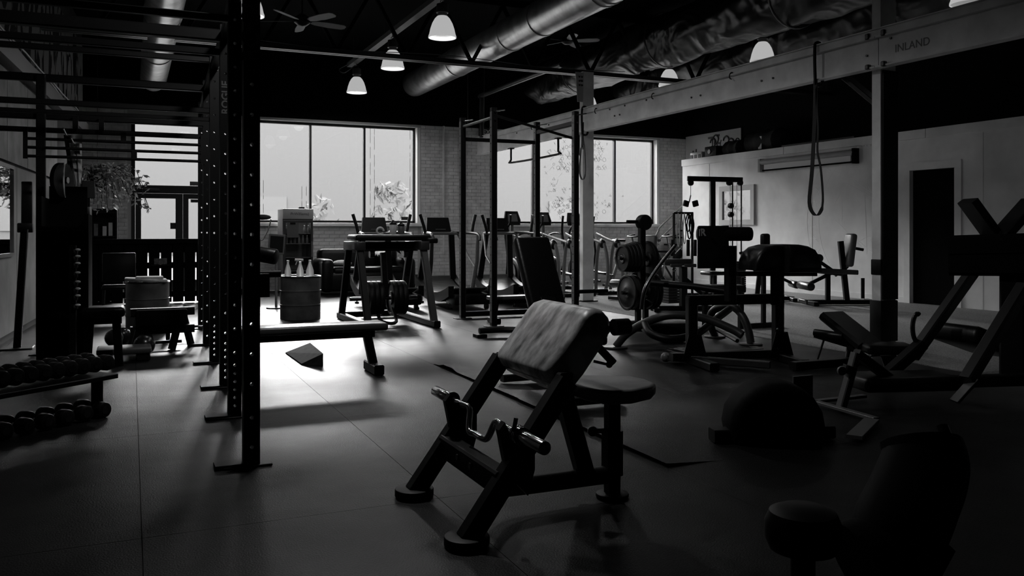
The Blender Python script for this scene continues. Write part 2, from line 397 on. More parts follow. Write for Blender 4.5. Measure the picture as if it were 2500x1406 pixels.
for a, b in ((9.2, 11.2), (11.22, 12.8), (12.82, 14.4)): ob('wall_board', lwall(MB(), a, b, .08, 1.93, 0, .02), mat('wall_board_paint', .13, .6, noise=.3, nscale=3), wall_left)
ob('trim_band', lwall(MB(), 8.5, 17.6, 2.98, 3.17, 0, .12), mat('trim_paint', .25, .5), wall_left, label='pale painted ledge running along the wall')
ob('cable', MB().tube([(LX(Y)+.14, Y, 3.2+.01*math.sin(Y*3)) for Y in [9+.5*i for i in range(18)]], .012, 6), lsteel, wall_left)
ob('cable', MB().tube([(LX(Y)+.06, Y, 3.24+.02*math.sin(Y*2)) for Y in [9+.5*i for i in range(18)]], .012, 6), lsteel, wall_left)
# mirror on the left wall
mir = T('wall_mirror', 'large framed mirror on the left wall below the plywood panels', 'mirror', (LX(9.9), 9.9, .94))
ob('glass', lwall(MB(), 9.0, 10.86, .96, 1.88, .022, .03), mat('mirror_glass', .8, .02, 1), mir)
fmr = MB(); lwall(fmr, 9.0, 10.9, .92, .96, .022, .05); lwall(fmr, 9.0, 10.9, 1.88, 1.92, .022, .05); lwall(fmr, 10.86, 10.9, .96, 1.88, .022, .05); ob('frame', fmr, gplastic, mir)
# right wall, loft and partition
struct('wall_right', MB().b2(12.7, 13.0, -1.5, 17.7, 0, 5.4), mat('black_wall_right', .004, .8, spec=.1, noise=.3))
struct('wall_front', MB().b2(-2.6, 13, -1.8, -1.5, 0, 5.4), blackp)
struct('ceiling', MB().b2(-2.6, 13, -1.8, 18, 5.0, 5.3), blackp)
PXW = 11.8
pm = MB()
pm.b2(PXW, PXW+.12, 10.2, 16.6, .006, 2.72); pm.b2(PXW, PXW+.12, 3, 9.36, .006, 2.72); pm.b2(PXW, PXW+.12, 9.36, 10.2, 2.2, 2.72)
pm.b2(PXW+.12, 12.7, 16.48, 16.6, .006, 2.72)
pwm = mat('partition_paint', .8, .55, noise=.22, nscale=1.2, bump=.04)
part_ = struct('wall_partition', pm, pwm)
for a, b in ((13.2, 16.62), (9.9, 13.19), (6.6, 9.89), (3, 6.59)): ob('fascia_board', MB().rbox((PXW+.045, (a+b)/2, 2.79), (.13, b-a, .15), .004, 1), pwm, part_)
for y_ in (8.9, 12.45, 15.6): ob('batten', MB().b2(PXW-.006, PXW, y_-.02, y_+.02, .01, 2.7), pwm, part_)
ob('loft_deck', MB().b2(PXW+.11, 12.7, 3, 16.6, 2.72, 2.8), blackp, part_)
struct('baseboard_right', MB().b2(PXW-.02, PXW, 10.2, 16.5, .006, .1), pwm)
tr_ = MB(); tr_.b2(PXW-.025, PXW, 9.24, 9.36, .006, 2.32); tr_.b2(PXW-.025, PXW, 10.2, 10.32, .006, 2.32); tr_.b2(PXW-.025, PXW, 9.36, 10.2, 2.2, 2.32)
d2 = struct('door_2', tr_, pwm); ob('door_leaf', MB().b2(PXW+.05, PXW+.09, 9.37, 10.19, .01, 2.19), blackp, d2)
ck = MB(); xk = PXW-.0015
ckm = mat('chalk', .95, .8)
def CH(px0, py0, px1, py1, w_=.012): a = PX(px0, py0, xk); b = PX(px1, py1, xk); ck.bar(a, b, w_, .002, (1, 0, 0))
cc = Vector((xk, 10.95, 1.38))
for r_, a0, a1 in ((1.62, -38, 60), (1.32, -38, 66)):
    p = arc(cc, r_, a0, a1, 30, (0, 1, 0), (0, 0, 1))
    for u_, v_ in zip(p[:-1], p[1:]): ck.bar(u_, v_, .014, .002, (1, 0, 0))
for a_ in range(-40, 62, 9):
    t = math.radians(a_); o_ = cc+Vector((0, math.cos(t)*1.47, math.sin(t)*1.47)); rad = Vector((0, math.cos(t), math.sin(t))); tan = Vector((0, -math.sin(t), math.cos(t)))
    for k in range(rnd.choice((2, 3))):
        a = o_+rad*rnd.uniform(-.1, .1)+tan*rnd.uniform(-.07, .07); b = o_+rad*rnd.uniform(-.1, .1)+tan*rnd.uniform(-.07, .07)
        ck.bar(a, b, .013, .002, (1, 0, 0))
for L4 in ((2035, 500, 2065, 448), (2065, 448, 2110, 470), (2110, 470, 2155, 500), (2040, 540, 2156, 640), (2055, 470, 2055, 540), (2070, 600, 2156, 560), (2110, 440, 2116, 620), (2085, 440, 2156, 490), (2060, 560, 2110, 610), (2120, 455, 2156, 520)): CH(*L4)
stuff(ob('chalk_drawing', ck, ckm, part_, label='chalk circle with runes and crossing lines'))
text('chalk_lettering', 'ALITY', .15, PX(2110, 352, PXW-.001), (0, -1, 0), (0, 0, 1), mat('faint_chalk', .42, .8), part_, th=.0005)
# framed mirror on the partition
mi = T('framed_mirror', 'small square mirror in a pale frame on the partition wall', 'mirror', (PXW, 14.6, 1.34))
fr_ = MB()
y0, y1, z0, z1 = 14.04, 15.18, 1.33, 2.17
fr_.b2(PXW-.05, PXW-.001, y0, y1, z0, z0+.11); fr_.b2(PXW-.05, PXW-.001, y0, y1, z1-.11, z1); fr_.b2(PXW-.05, PXW-.001, y0, y0+.11, z0+.11, z1-.11); fr_.b2(PXW-.05, PXW-.001, y1-.11, y1, z0+.11, z1-.11)
ob('frame', fr_, mat('frame_paint', .42, .5), mi); ob('glass', MB().b2(PXW-.02, PXW-.002, y0+.11, y1-.11, z0+.11, z1-.11), MATS['mirror_glass'], mi)
sc = T('projection_screen', 'rolled up projection screen in a long pale housing on the partition', 'screen', (PXW, 12.5, 2.35))
sc_a = PX(1868, 395, PXW-.09); sc_b = PX(2092, 376, PXW-.09)
zt = 2.60
ob('housing', MB().cyl((PXW-.07, 13.78, zt), (PXW-.07, 11.34, zt), .055, 14, bev=.01), pale, sc)
ob('fabric', MB().b2(PXW-.075, PXW-.07, 11.42, 13.7, 2.44, zt-.03), white, sc)
ob('bottom_bar', MB().cyl((PXW-.07, 13.74, 2.43), (PXW-.07, 11.38, 2.43), .016, 8), blackp, sc)
for yy in (13.8, 11.32): ob('bracket', MB().b2(PXW-.12, PXW-.002, yy-.03, yy+.03, 2.40, zt+.07), blackp if yy < 12 else pale, sc)
# stairs to the loft
st = struct('stairs', MB().prism([(10.9, 0.006), (11.15, 0.006), (14, 2.3), (14, 2.6)], (0, 16.75, 0), (1, 0, 0), (0, 0, 1), .05), steel)
for k in range(11): ob('step', MB().b2(11.0+.24*k, 11.26+.24*k, 16.78, 17.6, .17*(k+1), .17*(k+1)+.04), steel, st)
pr = PY
for off, rr in ((0, .022), (.0, .018)):
    pts = [Vector((11.12, 16.76-.06*(off+1), .05)), Vector((11.12, 16.7, .7 if rr < .02 else .95)), Vector((11.2, 16.7, .95 if rr < .02 else 1.2)), Vector((11.4, 16.7, 1.15 if rr < .02 else 1.42)), Vector((12.9, 16.7, 2.3 if rr < .02 else 2.6))]
    ob('handrail', MB().tube(spl(pts, 5), rr, 8), lsteel, st)
# ------------------------------------------------------------------ outside
xg = struct('trim_pavement', MB().b2(-60, 80, 18.0, 90, -.35, -.05), mat('pavement', .03, .9, noise=.1, nscale=1))
bd = T('building', 'pale building across the street seen through the windows', 'building', (10, 46, 0))
fc = mat('pale_render', .0295, .9)
ob('wall', MB().b2(-60, 80, 46, 54, -.05, 10.0), fc, bd)
for k in range(5): ob('window', MB().b2(-4+9*k, -1.5+9*k, 45.93, 46, 1.2, 3.0), mat('far_window', .03, .8), bd)
ob('door', MB().b2(4.5, 6, 45.93, 46, -.05, 2.2), MATS['far_window'], bd)
def bush(cx, cy, w_, h_, label, n=260):
    m = MB(); r = random.Random(int(cx*10))
    for _ in range(n):
        a = r.random()*6.28; q = r.random()**.5; z = r.random(); c = Vector((cx+math.cos(a)*w_*q*(1-.5*z), cy+math.sin(a)*w_*.4*q, z*h_))
        s_ = r.uniform(.08, .2); d = Vector((r.uniform(-1, 1), r.uniform(-.4, .4), r.uniform(-1, 1))).normalized(); e = d.orthogonal().normalized()
        m.add([c-d*s_, c+e*s_*.4, c+d*s_, c-e*s_*.4], [(0, 1, 2, 3)])
    t = T('bush', label, 'bush', (cx, cy, -.05)); stuff(ob('foliage', m, mat('washed_leaf', .013, .8), t)); ob('trunk', MB().cyl((cx, cy, -.05), (cx, cy, h_*.7), .05, 8), mat('washed_bark', .022, .8), t)
bush(6.9, 24, 1.0, 2.6, 'leafy shrub behind the right pane of the window left of the brick pier'); bush(5.0, 25, .8, 2.2, 'thin shrub behind the middle pane of the window left of the brick pier', 120)
# ------------------------------------------------------------------ overhead: truss, beam, columns, ducts, lamps, fans
tz = 3.88
tru = T('roof_truss', 'black open web roof truss crossing the room above the pendant lamps', 'truss', (2, 12.9, tz))
for dy in (-.05, .05): ob('bottom_chord', MB().b2(-1.1, 12.7, 12.9+dy-.035, 12.9+dy+.035, tz, tz+.012 if dy > 0 else tz+.07), mat('truss_paint', .02, .4), tru)
ob('top_chord', MB().b2(-1.1, 12.7, 12.85, 12.95, 4.9, 4.99), blackp, tru)
k = -.45
while k < 11.6:
    ob('web_bar', MB().bar((k, 12.9, tz+.05), (k+.55, 12.9, 4.92), .07, .05), blackp, tru); ob('web_bar', MB().bar((k+.55, 12.9, 4.92), (k+1.1, 12.9, tz+.05), .07, .05), blackp, tru); k += 1.1
tag(ob('cable', MB().tube([(x, 12.82, tz+.09+.03*math.sin(x*1.7)) for x in [-.5+.4*i for i in range(22)]], .006, 5), lsteel), 'thin cable strung loosely along the truss', 'cable')
XB = 7.08
def column(nm, x, y, label, z1=5.0):
    t = T('steel_column', label, 'column', (x, y, 0))
    m = MB(); m.b2(x-.105, x+.105, y-.055, y-.045, 0.006, z1); m.b2(x-.105, x+.105, y+.045, y+.055, 0.006, z1); m.b2(x-.105, x-.095, y-.045, y+.045, 0.006, z1)
    ob('shaft', m, beamp, t); ob('base_plate', MB().rbox((x, y, .016), (.3, .26, .02), .004, 1), steel, t)
    return t
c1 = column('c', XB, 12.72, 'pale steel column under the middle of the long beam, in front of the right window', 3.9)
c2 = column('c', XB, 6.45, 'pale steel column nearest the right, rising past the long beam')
ob('face_shade_plate', MB().b2(XB-.09, XB+.115, 6.372, 6.392, .5, 2.84), steel, c2, label='black plate added over the camera side as its shade')  # thin black sheet laid on this face in place of its shade
ob('wrap', MB().rbox((XB, 6.45, .83), (.23, .13, .16), .01, 2), rubber, c2, label='black band around the shaft'); ob('wrap', MB().rbox((XB, 6.45, .28), (.24, .15, .42), .01, 2), rubber, c2, label='black pad around the foot')
ob('bracket', MB().prism([(-.02, 0), (.0, -.5), (.1, -.5), (.14, 0)], (XB-.11, 12.66, 3.88), (-1, 0, 0), (0, 0, 1), .012), white, c1, label='white gusset bracket at the top')
for i in range(2):
    for j in range(3): ob('bolt', MB().cyl((XB-.13-.05*i, 12.65, 3.80-.07*j), (XB-.13-.05*i, 12.64, 3.80-.07*j), .014, 8), steel, c1)
ob('knee_brace', MB().bar((XB, 6.5, 2.5), (XB, 6.95, 2.86), .12, .05), steel, c2); ob('knee_brace', MB().bar((XB, 12.75, 2.35), (XB, 13.1, 2.86), .12, .05), steel, c1)
# the long I-beam
bt = T('steel_beam', 'long pale steel I-beam running from the far window out over the right', 'beam', (XB, 9, 2.86))
xa = XB-.17
for a, b in ((-.5, 6.35), (6.36, 12.6), (12.61, 17.3)):
    ob('web', MB().b2(xa-.006, xa+.006, a, b, 2.87, 3.15), beamp, bt); ob('bottom_flange', MB().b2(xa-.06, xa+.06, a, b, 2.85, 2.865), beamp, bt); ob('top_flange', MB().b2(xa-.06, xa+.06, a, b, 3.15, 3.165), beamp, bt)
ob('top_rail', MB().b2(xa-.05, xa-.03, -.5, 17.3, 3.166, 3.23), beamp, bt); ob('top_rail', MB().b2(xa-.075, xa-.05, -.5, 17.3, 3.23, 3.24), beamp, bt)
for y_ in [2.2, 4.1, 6.2, 6.5, 7.9, 8.1, 9.3, 9.5, 10.6, 11.2, 11.35, 11.5, 11.65, 13.8, 15.2]: ob('bolt', MB().cyl((xa-.02, y_, 3.0 if int(y_*10) % 2 else 3.12), (xa-.006, y_, 3.0 if int(y_*10) % 2 else 3.12), .013, 8), steelg, bt)
for y_ in (6.25, 6.45): 
    ob('clamp', MB().rbox((xa-.05, y_, 3.18), (.05, .05, .06), .008, 1), steelg, bt); ob('clamp', MB().rbox((xa-.05, y_, 2.87), (.05, .05, .05), .008, 1), steelg, bt)
for y_ in (8.6, 10.35, 12.0, 14.4): ob('cable_tie', MB().tube(arc((xa-.06, y_, 3.14), .04, -90, 120, 8, (0, 1, 0), (0, 0, 1)), .008, 6), rubber, bt)
text('lettering', 'INLAND', .11, (xa-.0075, 5.95, 3.0), (0, -1, 0), (0, 0, 1), mat('stamp', .17, .6), bt, th=.001)
# pull-up bar hung under the beam
pb = T('hanging_pull_up_bar', 'black pipe pull-up bar hung under the long beam before the right window', 'pull-up bar', (xa, 14, 2.5))
y0_, y1_ = 15.5, 13.45
ob('bar', MB().tube(spl([(xa, y0_, 2.85), (xa, y0_, 2.62), (xa, y0_-.06, 2.56), (xa, y1_+.06, 2.56), (xa, y1_, 2.62), (xa, y1_, 2.85)], 3), .02, 8), steel, pb)
for yy in (y0_, y1_): ob('flange', MB().b2(xa-.05, xa+.05, yy-.05, yy+.05, 2.83, 2.85), steel, pb)
# resistance bands
def band(Y, z0, z1, label, wid=.05, bulge=.12):
    m = MB(); x = xa-.08; pts = [(x, Y, z1), (x, Y+.012, z1-(z1-z0)*.3), (x, Y+.05, z0+.5), (x, Y+.09, z0+.15), (x, Y+.03, z0+.02), (x, Y-.05, z0+.01), (x, Y-.11, z0+.15), (x, Y-.08, z0+.5), (x, Y-.03, z0+.7), (x, Y-.04, z0+.95), (x, Y-.02, z1-.3), (x, Y-.015, z1)]
    pts = spl([Vector(p) for p in pts], 4)
    vs = []; n = len(pts); hw = wid/2
    for i, p in enumerate(pts):
        w_ = hw*(1.0 if i < n*.5 else .5)
        vs += [p+Vector((-.002, 0, 0))+Vector((.0, -w_, 0)), p+Vector((-.002, w_, 0)), p+Vector((.003, w_, .002)), p+Vector((.003, -w_, .002))]
    fs = []
    for i in range(n-1): fs += [(i*4+k, i*4+(k+1) % 4, (i+1)*4+(k+1) % 4, (i+1)*4+k) for k in range(4)]
    m.add(vs, fs); m.tube(spl([(x, Y, z1-.05), (x-.01, Y, 3.12), (x+.02, Y+.01, 3.26), (x+.1, Y, 3.2), (x+.1, Y, 2.83), (x, Y, 2.8)], 4), .018, 6)
    return tag(ob('resistance_band', m, rubber), label, 'band')
band(7.15, 1.37, 2.85, 'long black loop band hanging from the beam over the partition', .055)
band(12.42, 2.05, 2.85, 'short dark loop band hanging beside the middle column', .05)
# ducts
def duct(x, z, r, y0, y1, label, seams=(), m_=galv, end=True):
    t = T('air_duct', label, 'duct', (x, y1, z)); n = 28
    ob('sheet', MB().lathe((x, 0, z), [(0, y0), (r, y0), (r, y1-.06), (r*.97, y1), (r*.8, y1+.001), (0, y1+.002)], n, (0, 1, 0)), m_, t)
    for s_ in seams: ob('seam', MB().lathe((x, 0, z), [(r, s_-.02), (r+.012, s_-.015), (r+.012, s_+.015), (r, s_+.02)], n, (0, 1, 0)), m_, t)
    return t
duct(5.45, 4.29, .258, 1.5, 17.25, 'round bare metal duct running up to the ceiling from the left window', (7.2, 9.2, 9.35, 11.1, 12.2, 14.6))
duct(.38, 4.03, .23, 1.5, 17.25, 'round bare metal duct over the entrance doors', (9.9, 11.9, 14.4))
for x, z, r, y1, lb in ((8.25, 4.42, .42, 17.15, 'fat duct wrapped in crumpled black foil, left of the right lamp row'), (10.5, 4.52, .42, 17.2, 'fat duct wrapped in crumpled black foil nearest the right wall')):
    t = T('wrapped_duct', lb, 'duct', (x, y1, z)); m = MB(); rr = random.Random(5); n = 28; ys = [3+.22*i for i in range(int((y1-3)/.22)+1)]
    prof = [Vector((0, 0, 0))]; vs = []
    for i, yy in enumerate(ys):
        for k in range(n):
            a = 2*math.pi*k/n; rad = r*(1+.05*math.sin(3*a+yy*2.1)+.06*math.sin(7*a-yy*3.3)+rr.uniform(-.035, .035))*(1 if i < len(ys)-1 else .8); vs.append((x+rad*math.cos(a), yy, z+rad*math.sin(a)))
    fs = [(i*n+k, i*n+(k+1) % n, (i+1)*n+(k+1) % n, (i+1)*n+k) for i in range(len(ys)-1) for k in range(n)]+[tuple(range(n-1, -1, -1)), tuple(range((len(ys)-1)*n, len(ys)*n))]
    m.add(vs, fs); ob('wrap', m, foil, t, ang=70)
    for yy in (6, 9, 12, 15): ob('strap', MB().lathe((x, 0, z), [(r*1.1, yy), (r*1.12, yy+.01), (r*1.12, yy+.04), (r*1.1, yy+.05)], n, (0, 1, 0)), steelg, t)
tag(ob('ceiling_pipe', MB().tube(spl([(6.85, 16.9, 3.2), (6.85, 16.9, 4.0), (6.85, 16.7, 4.1), (6.85, 13.2, 4.1)], 4), .05, 10), mat('pipe_paint', .05, .4)), 'dark pipe with elbow left of the middle column near the ceiling', 'pipe')
for px in (1142, 1182): tag(ob('hanging_wire', MB().cyl((PY(px, 200, 16).x, 16, 4.99), PY(px, 300, 16), .004, 5), lsteel), 'thin wire hanging beside the ceiling pipe above the exit sign' if px > 1150 else 'thin wire hanging above the left rack upright', 'wire')
# pendant lamps
bulbm = emis('lamp_glow', .8, .42)
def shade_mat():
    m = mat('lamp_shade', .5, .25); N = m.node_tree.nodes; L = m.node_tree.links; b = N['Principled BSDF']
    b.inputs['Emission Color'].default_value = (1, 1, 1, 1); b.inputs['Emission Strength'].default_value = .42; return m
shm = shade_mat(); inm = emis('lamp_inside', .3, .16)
def lamp(x, y, z, label, p=1.0):
    t = T('pendant_lamp', label, 'lamp', (x, y, z), 'pendant lamps')
    R = .19
    ob('shade', MB().lathe((x, y, z), [(R-.006, 0), (R+.004, .0), (R+.004, .018), (R*.96, .05), (R*.88, .12), (R*.74, .2), (R*.55, .265), (R*.40, .295), (R*.36, .30)], 32), shm, t)
    ob('reflector', MB().lathe((x, y, z), [(R-.008, .004), (R*.90, .05), (R*.8, .11), (R*.68, .17), (R*.5, .22), (0.0, .24)], 32), inm, t)
    ob('neck', MB().cyl((x, y, z+.30), (x, y, z+.345), R*.34, 20), lsteel, t); ob('collar', MB().cyl((x, y, z+.345), (x, y, z+.36), R*.45, 20), gplastic, t)
    ob('ballast', MB().cyl((x, y, z+.36), (x, y, z+.47), R*.42, 20, bev=.008), mat('ballast_paint', .05, .5), t)
    ob('hook', MB().tube(arc((x, y, z+.50), .028, -100, 200, 10), .006, 6), dchrome, t)
    ob('stem', MB().cyl((x, y, z+.52), (x, y, 4.435 if abs(x-3.95) < .1 else (4.595 if abs(x-9.07) < .06 and y > 10 else 4.99)), .008, 6), steelg, t)
    li = bpy.data.lights.new('lamp_light', 'SPOT'); li.energy = LAMP_W*p; li.spot_size = math.radians(172); li.spot_blend = .4; li.shadow_soft_size = .12
    lo_ = bpy.data.objects.new('lamp_light', li); COL.objects.link(lo_); lo_.location = (x, y, z+.02)
    return t
Z = 3.87
lamp(3.93, 11.15, Z, 'pendant lamp nearest the camera in the left row, top centre')
lamp(3.93, 13.6, Z, 'pendant lamp behind the truss chord in the left row'); lamp(3.98, 16.25, Z, 'pendant lamp farthest back in the left row')
lamp(1.33, 11.0, Z, 'pendant lamp mostly hidden by the lettered rack upright'); lamp(9.12, 16.3, Z, 'pendant lamp peeping out behind the middle column', .4)
lamp(9.05, 13.15, Z, 'pendant lamp crossed by the truss on the right', .2); lamp(9.07, 10.63, Z, 'pendant lamp above the middle of the long beam', .12); lamp(8.98, 6.96, Z, 'pendant lamp cut by the top right of the picture', .05)
lamp(3.93, 8.55, Z, 'added pendant lamp above the preacher bench, unseen over the top of the picture'); lamp(1.33, 5.8, Z, 'added pendant lamp over the lettered rig, unseen above the picture', 3.2)  # both lamps are added out of view to brighten the arm pad and beam
for x, y0, y1, lb in ((3.95, 10.4, 16.7, 'steel strut over the left row of lamps'), (9.07, 4, 16.9, 'steel strut over the right row of lamps')):
    t = T('strut_channel', lb, 'strut', (x, y1, 4.5)); m = MB(); m.b2(x-.06, x+.06, y0, y1, 4.44 if x < 5 else 4.60, 4.46 if x < 5 else 4.62); m.b2(x-.06, x-.05, y0, y1, 4.46 if x < 5 else 4.62, 4.52 if x < 5 else 4.68); m.b2(x+.05, x+.06, y0, y1, 4.46 if x < 5 else 4.62, 4.52 if x < 5 else 4.68)
    ob('channel', m, lsteel, t)
    for yy in (y0+.3, (y0+y1)/2+.6, y1-.3): ob('hanger', MB().cyl((x, yy, 4.52 if x < 5 else 4.68), (x, yy, 4.99), .006, 6), steelg, t)
    ob('loose_cable', MB().tube(spl([(x, y1-.1, 4.5), (x-.25, y1-.2, 4.35), (x-.2, y1-.4, 4.25), (x, y1-.45, 4.4)], 5), .008, 6), lsteel, t)
# fans
def fan(c, rot, label, f=1.0):
    c = Vector(c); t = T('ceiling_fan', label, 'fan', c); ob('motor', MB().lathe(c, [(0, -.07), (.06, -.06), (.11, -.02), (.11, .05), (.06, .08), (.03, .1), (0, .1)], 20), plastic, t)
    ob('rod', MB().cyl(c+Vector((0, 0, .1)), (c.x, c.y, 4.99), .012, 8), plastic, t)
    for k in range(5):
        a = math.radians(rot+72*k); d = Vector((math.cos(a), math.sin(a), 0)); s_ = Vector((-math.sin(a), math.cos(a), 0))
        vs = []
        for r_, w_ in ((.13*f, .03), (.2*f, .055), (.4*f, .07), (.6*f, .06), (.64*f, .03)):
            for e in (-1, 1):
                for zz in (-.004, .004): vs.append(c+d*r_+s_*w_*e+Vector((0, 0, zz-.25*w_*e)))
        fs = []
        for i in range(4): b_ = i*4; fs += [(b_, b_+4, b_+6, b_+2), (b_+1, b_+3, b_+7, b_+5), (b_, b_+1, b_+5, b_+4), (b_+2, b_+6, b_+7, b_+3)]
        fs += [(0, 2, 3, 1), (16, 17, 19, 18)]
        ob('blade', MB().add(vs, fs), mat('fan_blade', .2, .45), t)
fan(PD(738, 52, 11.7), 12, 'five bladed ceiling fan at the upper left beside the lettered upright'); fan(PD(1385, 100, 15.3), 40, 'dim ceiling fan in the dark above the middle column', .9)
ex = T('exit_sign', 'dim exit sign on the brick pier between the windows', 'sign', PY(1188, 335, YB-.1))
e0 = PY(1188, 323, YB-.06)
ob('housing', MB().rbox(e0, (.36, .08, .2), .01, 2), mat('exit_housing', .03, .5), ex); text('lettering', '<EXIT', .15, e0+Vector((0, -.042, -.004)), (1, 0, 0), (0, 0, 1), wletter, ex, bold=.002)
# things on the loft
def duffel(a, b, z, r, label):
    a = Vector(a); b = Vector(b); m = MB(); n = 14; pts = [a.lerp(b, i/8) for i in range(9)]; rs = [r*.55]+[r*(.92+.08*math.sin(i*2.1)) for i in range(1, 8)]+[r*.55]
    m.tube([p+Vector((0, 0, z+r*.8)) for p in pts], rs, n, flat=.82); t = T('duffel_bag', label, 'bag', (a+b)/2+Vector((0, 0, z)))
    ob('body', m, dcloth, t); ob('strap', MB().tube(arc((a+b)/2+Vector((0, 0, z+r*1.5)), r*.25, 20, 160, 8, (0, 1, 0), (0, 0, 1)), .012, 6), dcloth, t)
    return t
zl = 2.865-.065
duffel((12.15, 15.35, 0), (12.15, 14.75, 0), zl, .25, 'smaller black duffel bag on the loft beside the little speaker box')
dd = duffel((12.15, 14.6, 0), (12.15, 13.5, 0), zl, .32, 'large black duffel bag with a pale tag on the loft'); ob('tag', MB().b2(11.875, 11.885, 13.95, 14.05, zl+.1, zl+.36), white, dd)
bx = T('equipment_case', 'white and black case on the loft at the corner', 'case', (12.1, 16.3, zl)); ob('body', MB().rbox((12.1, 16.3, zl+.12), (.3, .45, .22), .02, 2), white, bx)
for q in (16.15, 16.3, 16.45): ob('latch', MB().b2(11.94, 11.96, q-.04, q+.04, zl+.05, zl+.17), plastic, bx)
sb = T('stereo', 'small black stereo with knobs on the loft between case and bags', 'stereo', (12.1, 15.75, zl)); ob('body', MB().rbox((12.1, 15.78, zl+.17), (.26, .42, .3), .02, 2), plastic, sb); ob('knob', MB().cyl((11.95, 15.8, zl+.2), (11.975, 15.8, zl+.2), .05, 12), dchrome, sb); ob('antenna', MB().cyl((12.1, 15.6, zl+.3), (12.1, 15.55, zl+.45), .01, 6), dchrome, sb)
tr2 = T('cable_tray', 'flat black tray lying on the loft above the rolled screen', 'tray', (12, 12.4, zl)); ob('tray', MB().rbox((12.05, 12.5, zl+.08), (.2, 1.9, .1), .01, 1), steelg, tr2)
po = T('graffiti_poster', 'pale graffiti board on the wall above the loft', 'poster', (12.68, 16.6, 2.9))
ob('board', MB().b2(12.665, 12.695, 15.57, 17.68, 2.95, 3.55), white, po)
gm = MB(); rg = random.Random(11)
for _ in range(16):
    y_ = rg.uniform(15.7, 17.5); z_ = rg.uniform(3.02, 3.48); a = rg.choice((0, .8, -.8, 1.57)); l_ = rg.uniform(.08, .28)
    gm.bar((12.66, y_-math.cos(a)*l_/2, max(2.97, min(3.53, z_-math.sin(a)*l_/2))), (12.66, y_+math.cos(a)*l_/2, max(2.97, min(3.53, z_+math.sin(a)*l_/2))), .05, .004, (1, 0, 0))
for _ in range(4): gm.tube(arc((12.66, rg.uniform(15.9, 17.3), rg.uniform(3.1, 3.4)), .1, 0, 300, 12, (0, 1, 0), (0, 0, 1)), .02, 6)
stuff(ob('painted_strokes', gm, mat('graffiti', .1, .6), po))
# ------------------------------------------------------------------ foreground: preacher bench
def foot(t, x, y, r=.085, h=.03, z=0): return ob('foot', MB().cyl((x, y, z+.001), (x, y, z+h), r, 28, bev=.008), rubber, t)
pt = T('preacher_bench', 'black preacher curl bench with worn sloping arm pad in the foreground', 'bench', (1.6, 3.37, 0))
YA, YN = 3.70, 3.04
for yy in (YA, YN):
    r_ = ob('rail', MB().bar((1.17, yy, .02), (1.60, yy, .60), .078, .078, (0, 1, 0)), steel, pt)
    foot(pt, 1.17, yy, .088, .04)
    hk = MB().prism([(0, 0), (-.09, .10), (-.125, .27), (-.10, .30), (-.075, .245), (-.02, .235), (.03, .20), (.03, .1)], (1.43, yy-.02 if yy > 3.3 else yy+.02, .155), (1, 0, 0), (0, 0, 1), .035)
    ob('bar_hook', hk, steel, pt)
ob('cross_member', MB().bar((1.325, YN, .215), (1.325, YA, .215), .075, .10), steel, pt)
for yy in (3.45, 3.3): ob('bolt', MB().cyl((1.285, yy, .225), (1.28, yy, .225), .014, 10), dchrome, pt)
ob('base_beam', MB().tube(spl([(1.33, 3.2, .2), (1.42, 3.28, .13), (1.55, 3.33, .105), (1.96, 3.34, .10)], 5), .045, 12, flat=.9), steel, pt)
ob('rear_strut', MB().bar((1.87, 3.36, .08), (1.70, 3.37, .66), .075), steel, pt)
ob('top_cross_member', MB().bar((1.60, YN, .60), (1.60, YA, .60), .06), steel, pt)
pp = [(1.548, .635), (1.60, .70), (1.665, .78), (1.715, .845), (1.74, .868), (1.775, .878), (1.81, .868), (1.838, .84), (1.85, .80), (1.835, .76), (1.79, .70), (1.70, .59), (1.655, .545), (1.625, .535), (1.59, .555), (1.56, .59), (1.546, .615)]
ob('arm_pad', MB().rprism(pp, (0, 3.37, 0), (1, 0, 0), (0, 0, 1), .585, .055), worn, pt, label='worn vinyl arm pad with pale scuffs')
ob('pad_plate', MB().bar((1.66, 3.37, .54), (1.86, 3.37, .78), .45, .02, (1, 0, -1)), steel, pt)
ob('end_plug', MB().cyl((1.83, 3.06, .80), (1.90, 3.06, .80), .035, 14), rubber, pt)
# seat
sp = ob('seat_post', MB().bar((1.985, 3.33, .02), (1.985, 3.33, .465), .06), steel, pt); ob('seat_sleeve', MB().bar((1.985, 3.33, .10), (1.985, 3.33, .30), .078), steel, pt)
foot(pt, 1.985, 3.33, .075, .02)
kb = ob('pull_pin', MB().cyl((1.985, 3.33, .30), (1.90, 3.35, .30), .012, 10), chrome, pt); ob('knob', MB().ball((1.895, 3.35, .30), .024, 12), plastic, kb)
sq = [(1.82, 3.17), (1.80, 3.25), (1.795, 3.36), (1.81, 3.46), (1.85, 3.52), (1.95, 3.52), (2.07, 3.48), (2.145, 3.42), (2.16, 3.33), (2.145, 3.22), (2.08, 3.15), (1.95, 3.10), (1.86, 3.12)]
seatR = ob('seat_pad', MB().rprism([(a, b) for a, b in sq], (0, 0, .492), (1, 0, 0), (0, 1, 0), .062, .02), mat('seat_vinyl', .2, .4, noise=.4, nscale=6), pt)
ob('seat_plate', MB().b2(1.86, 2.08, 3.2, 3.46, .452, .463), steel, pt)
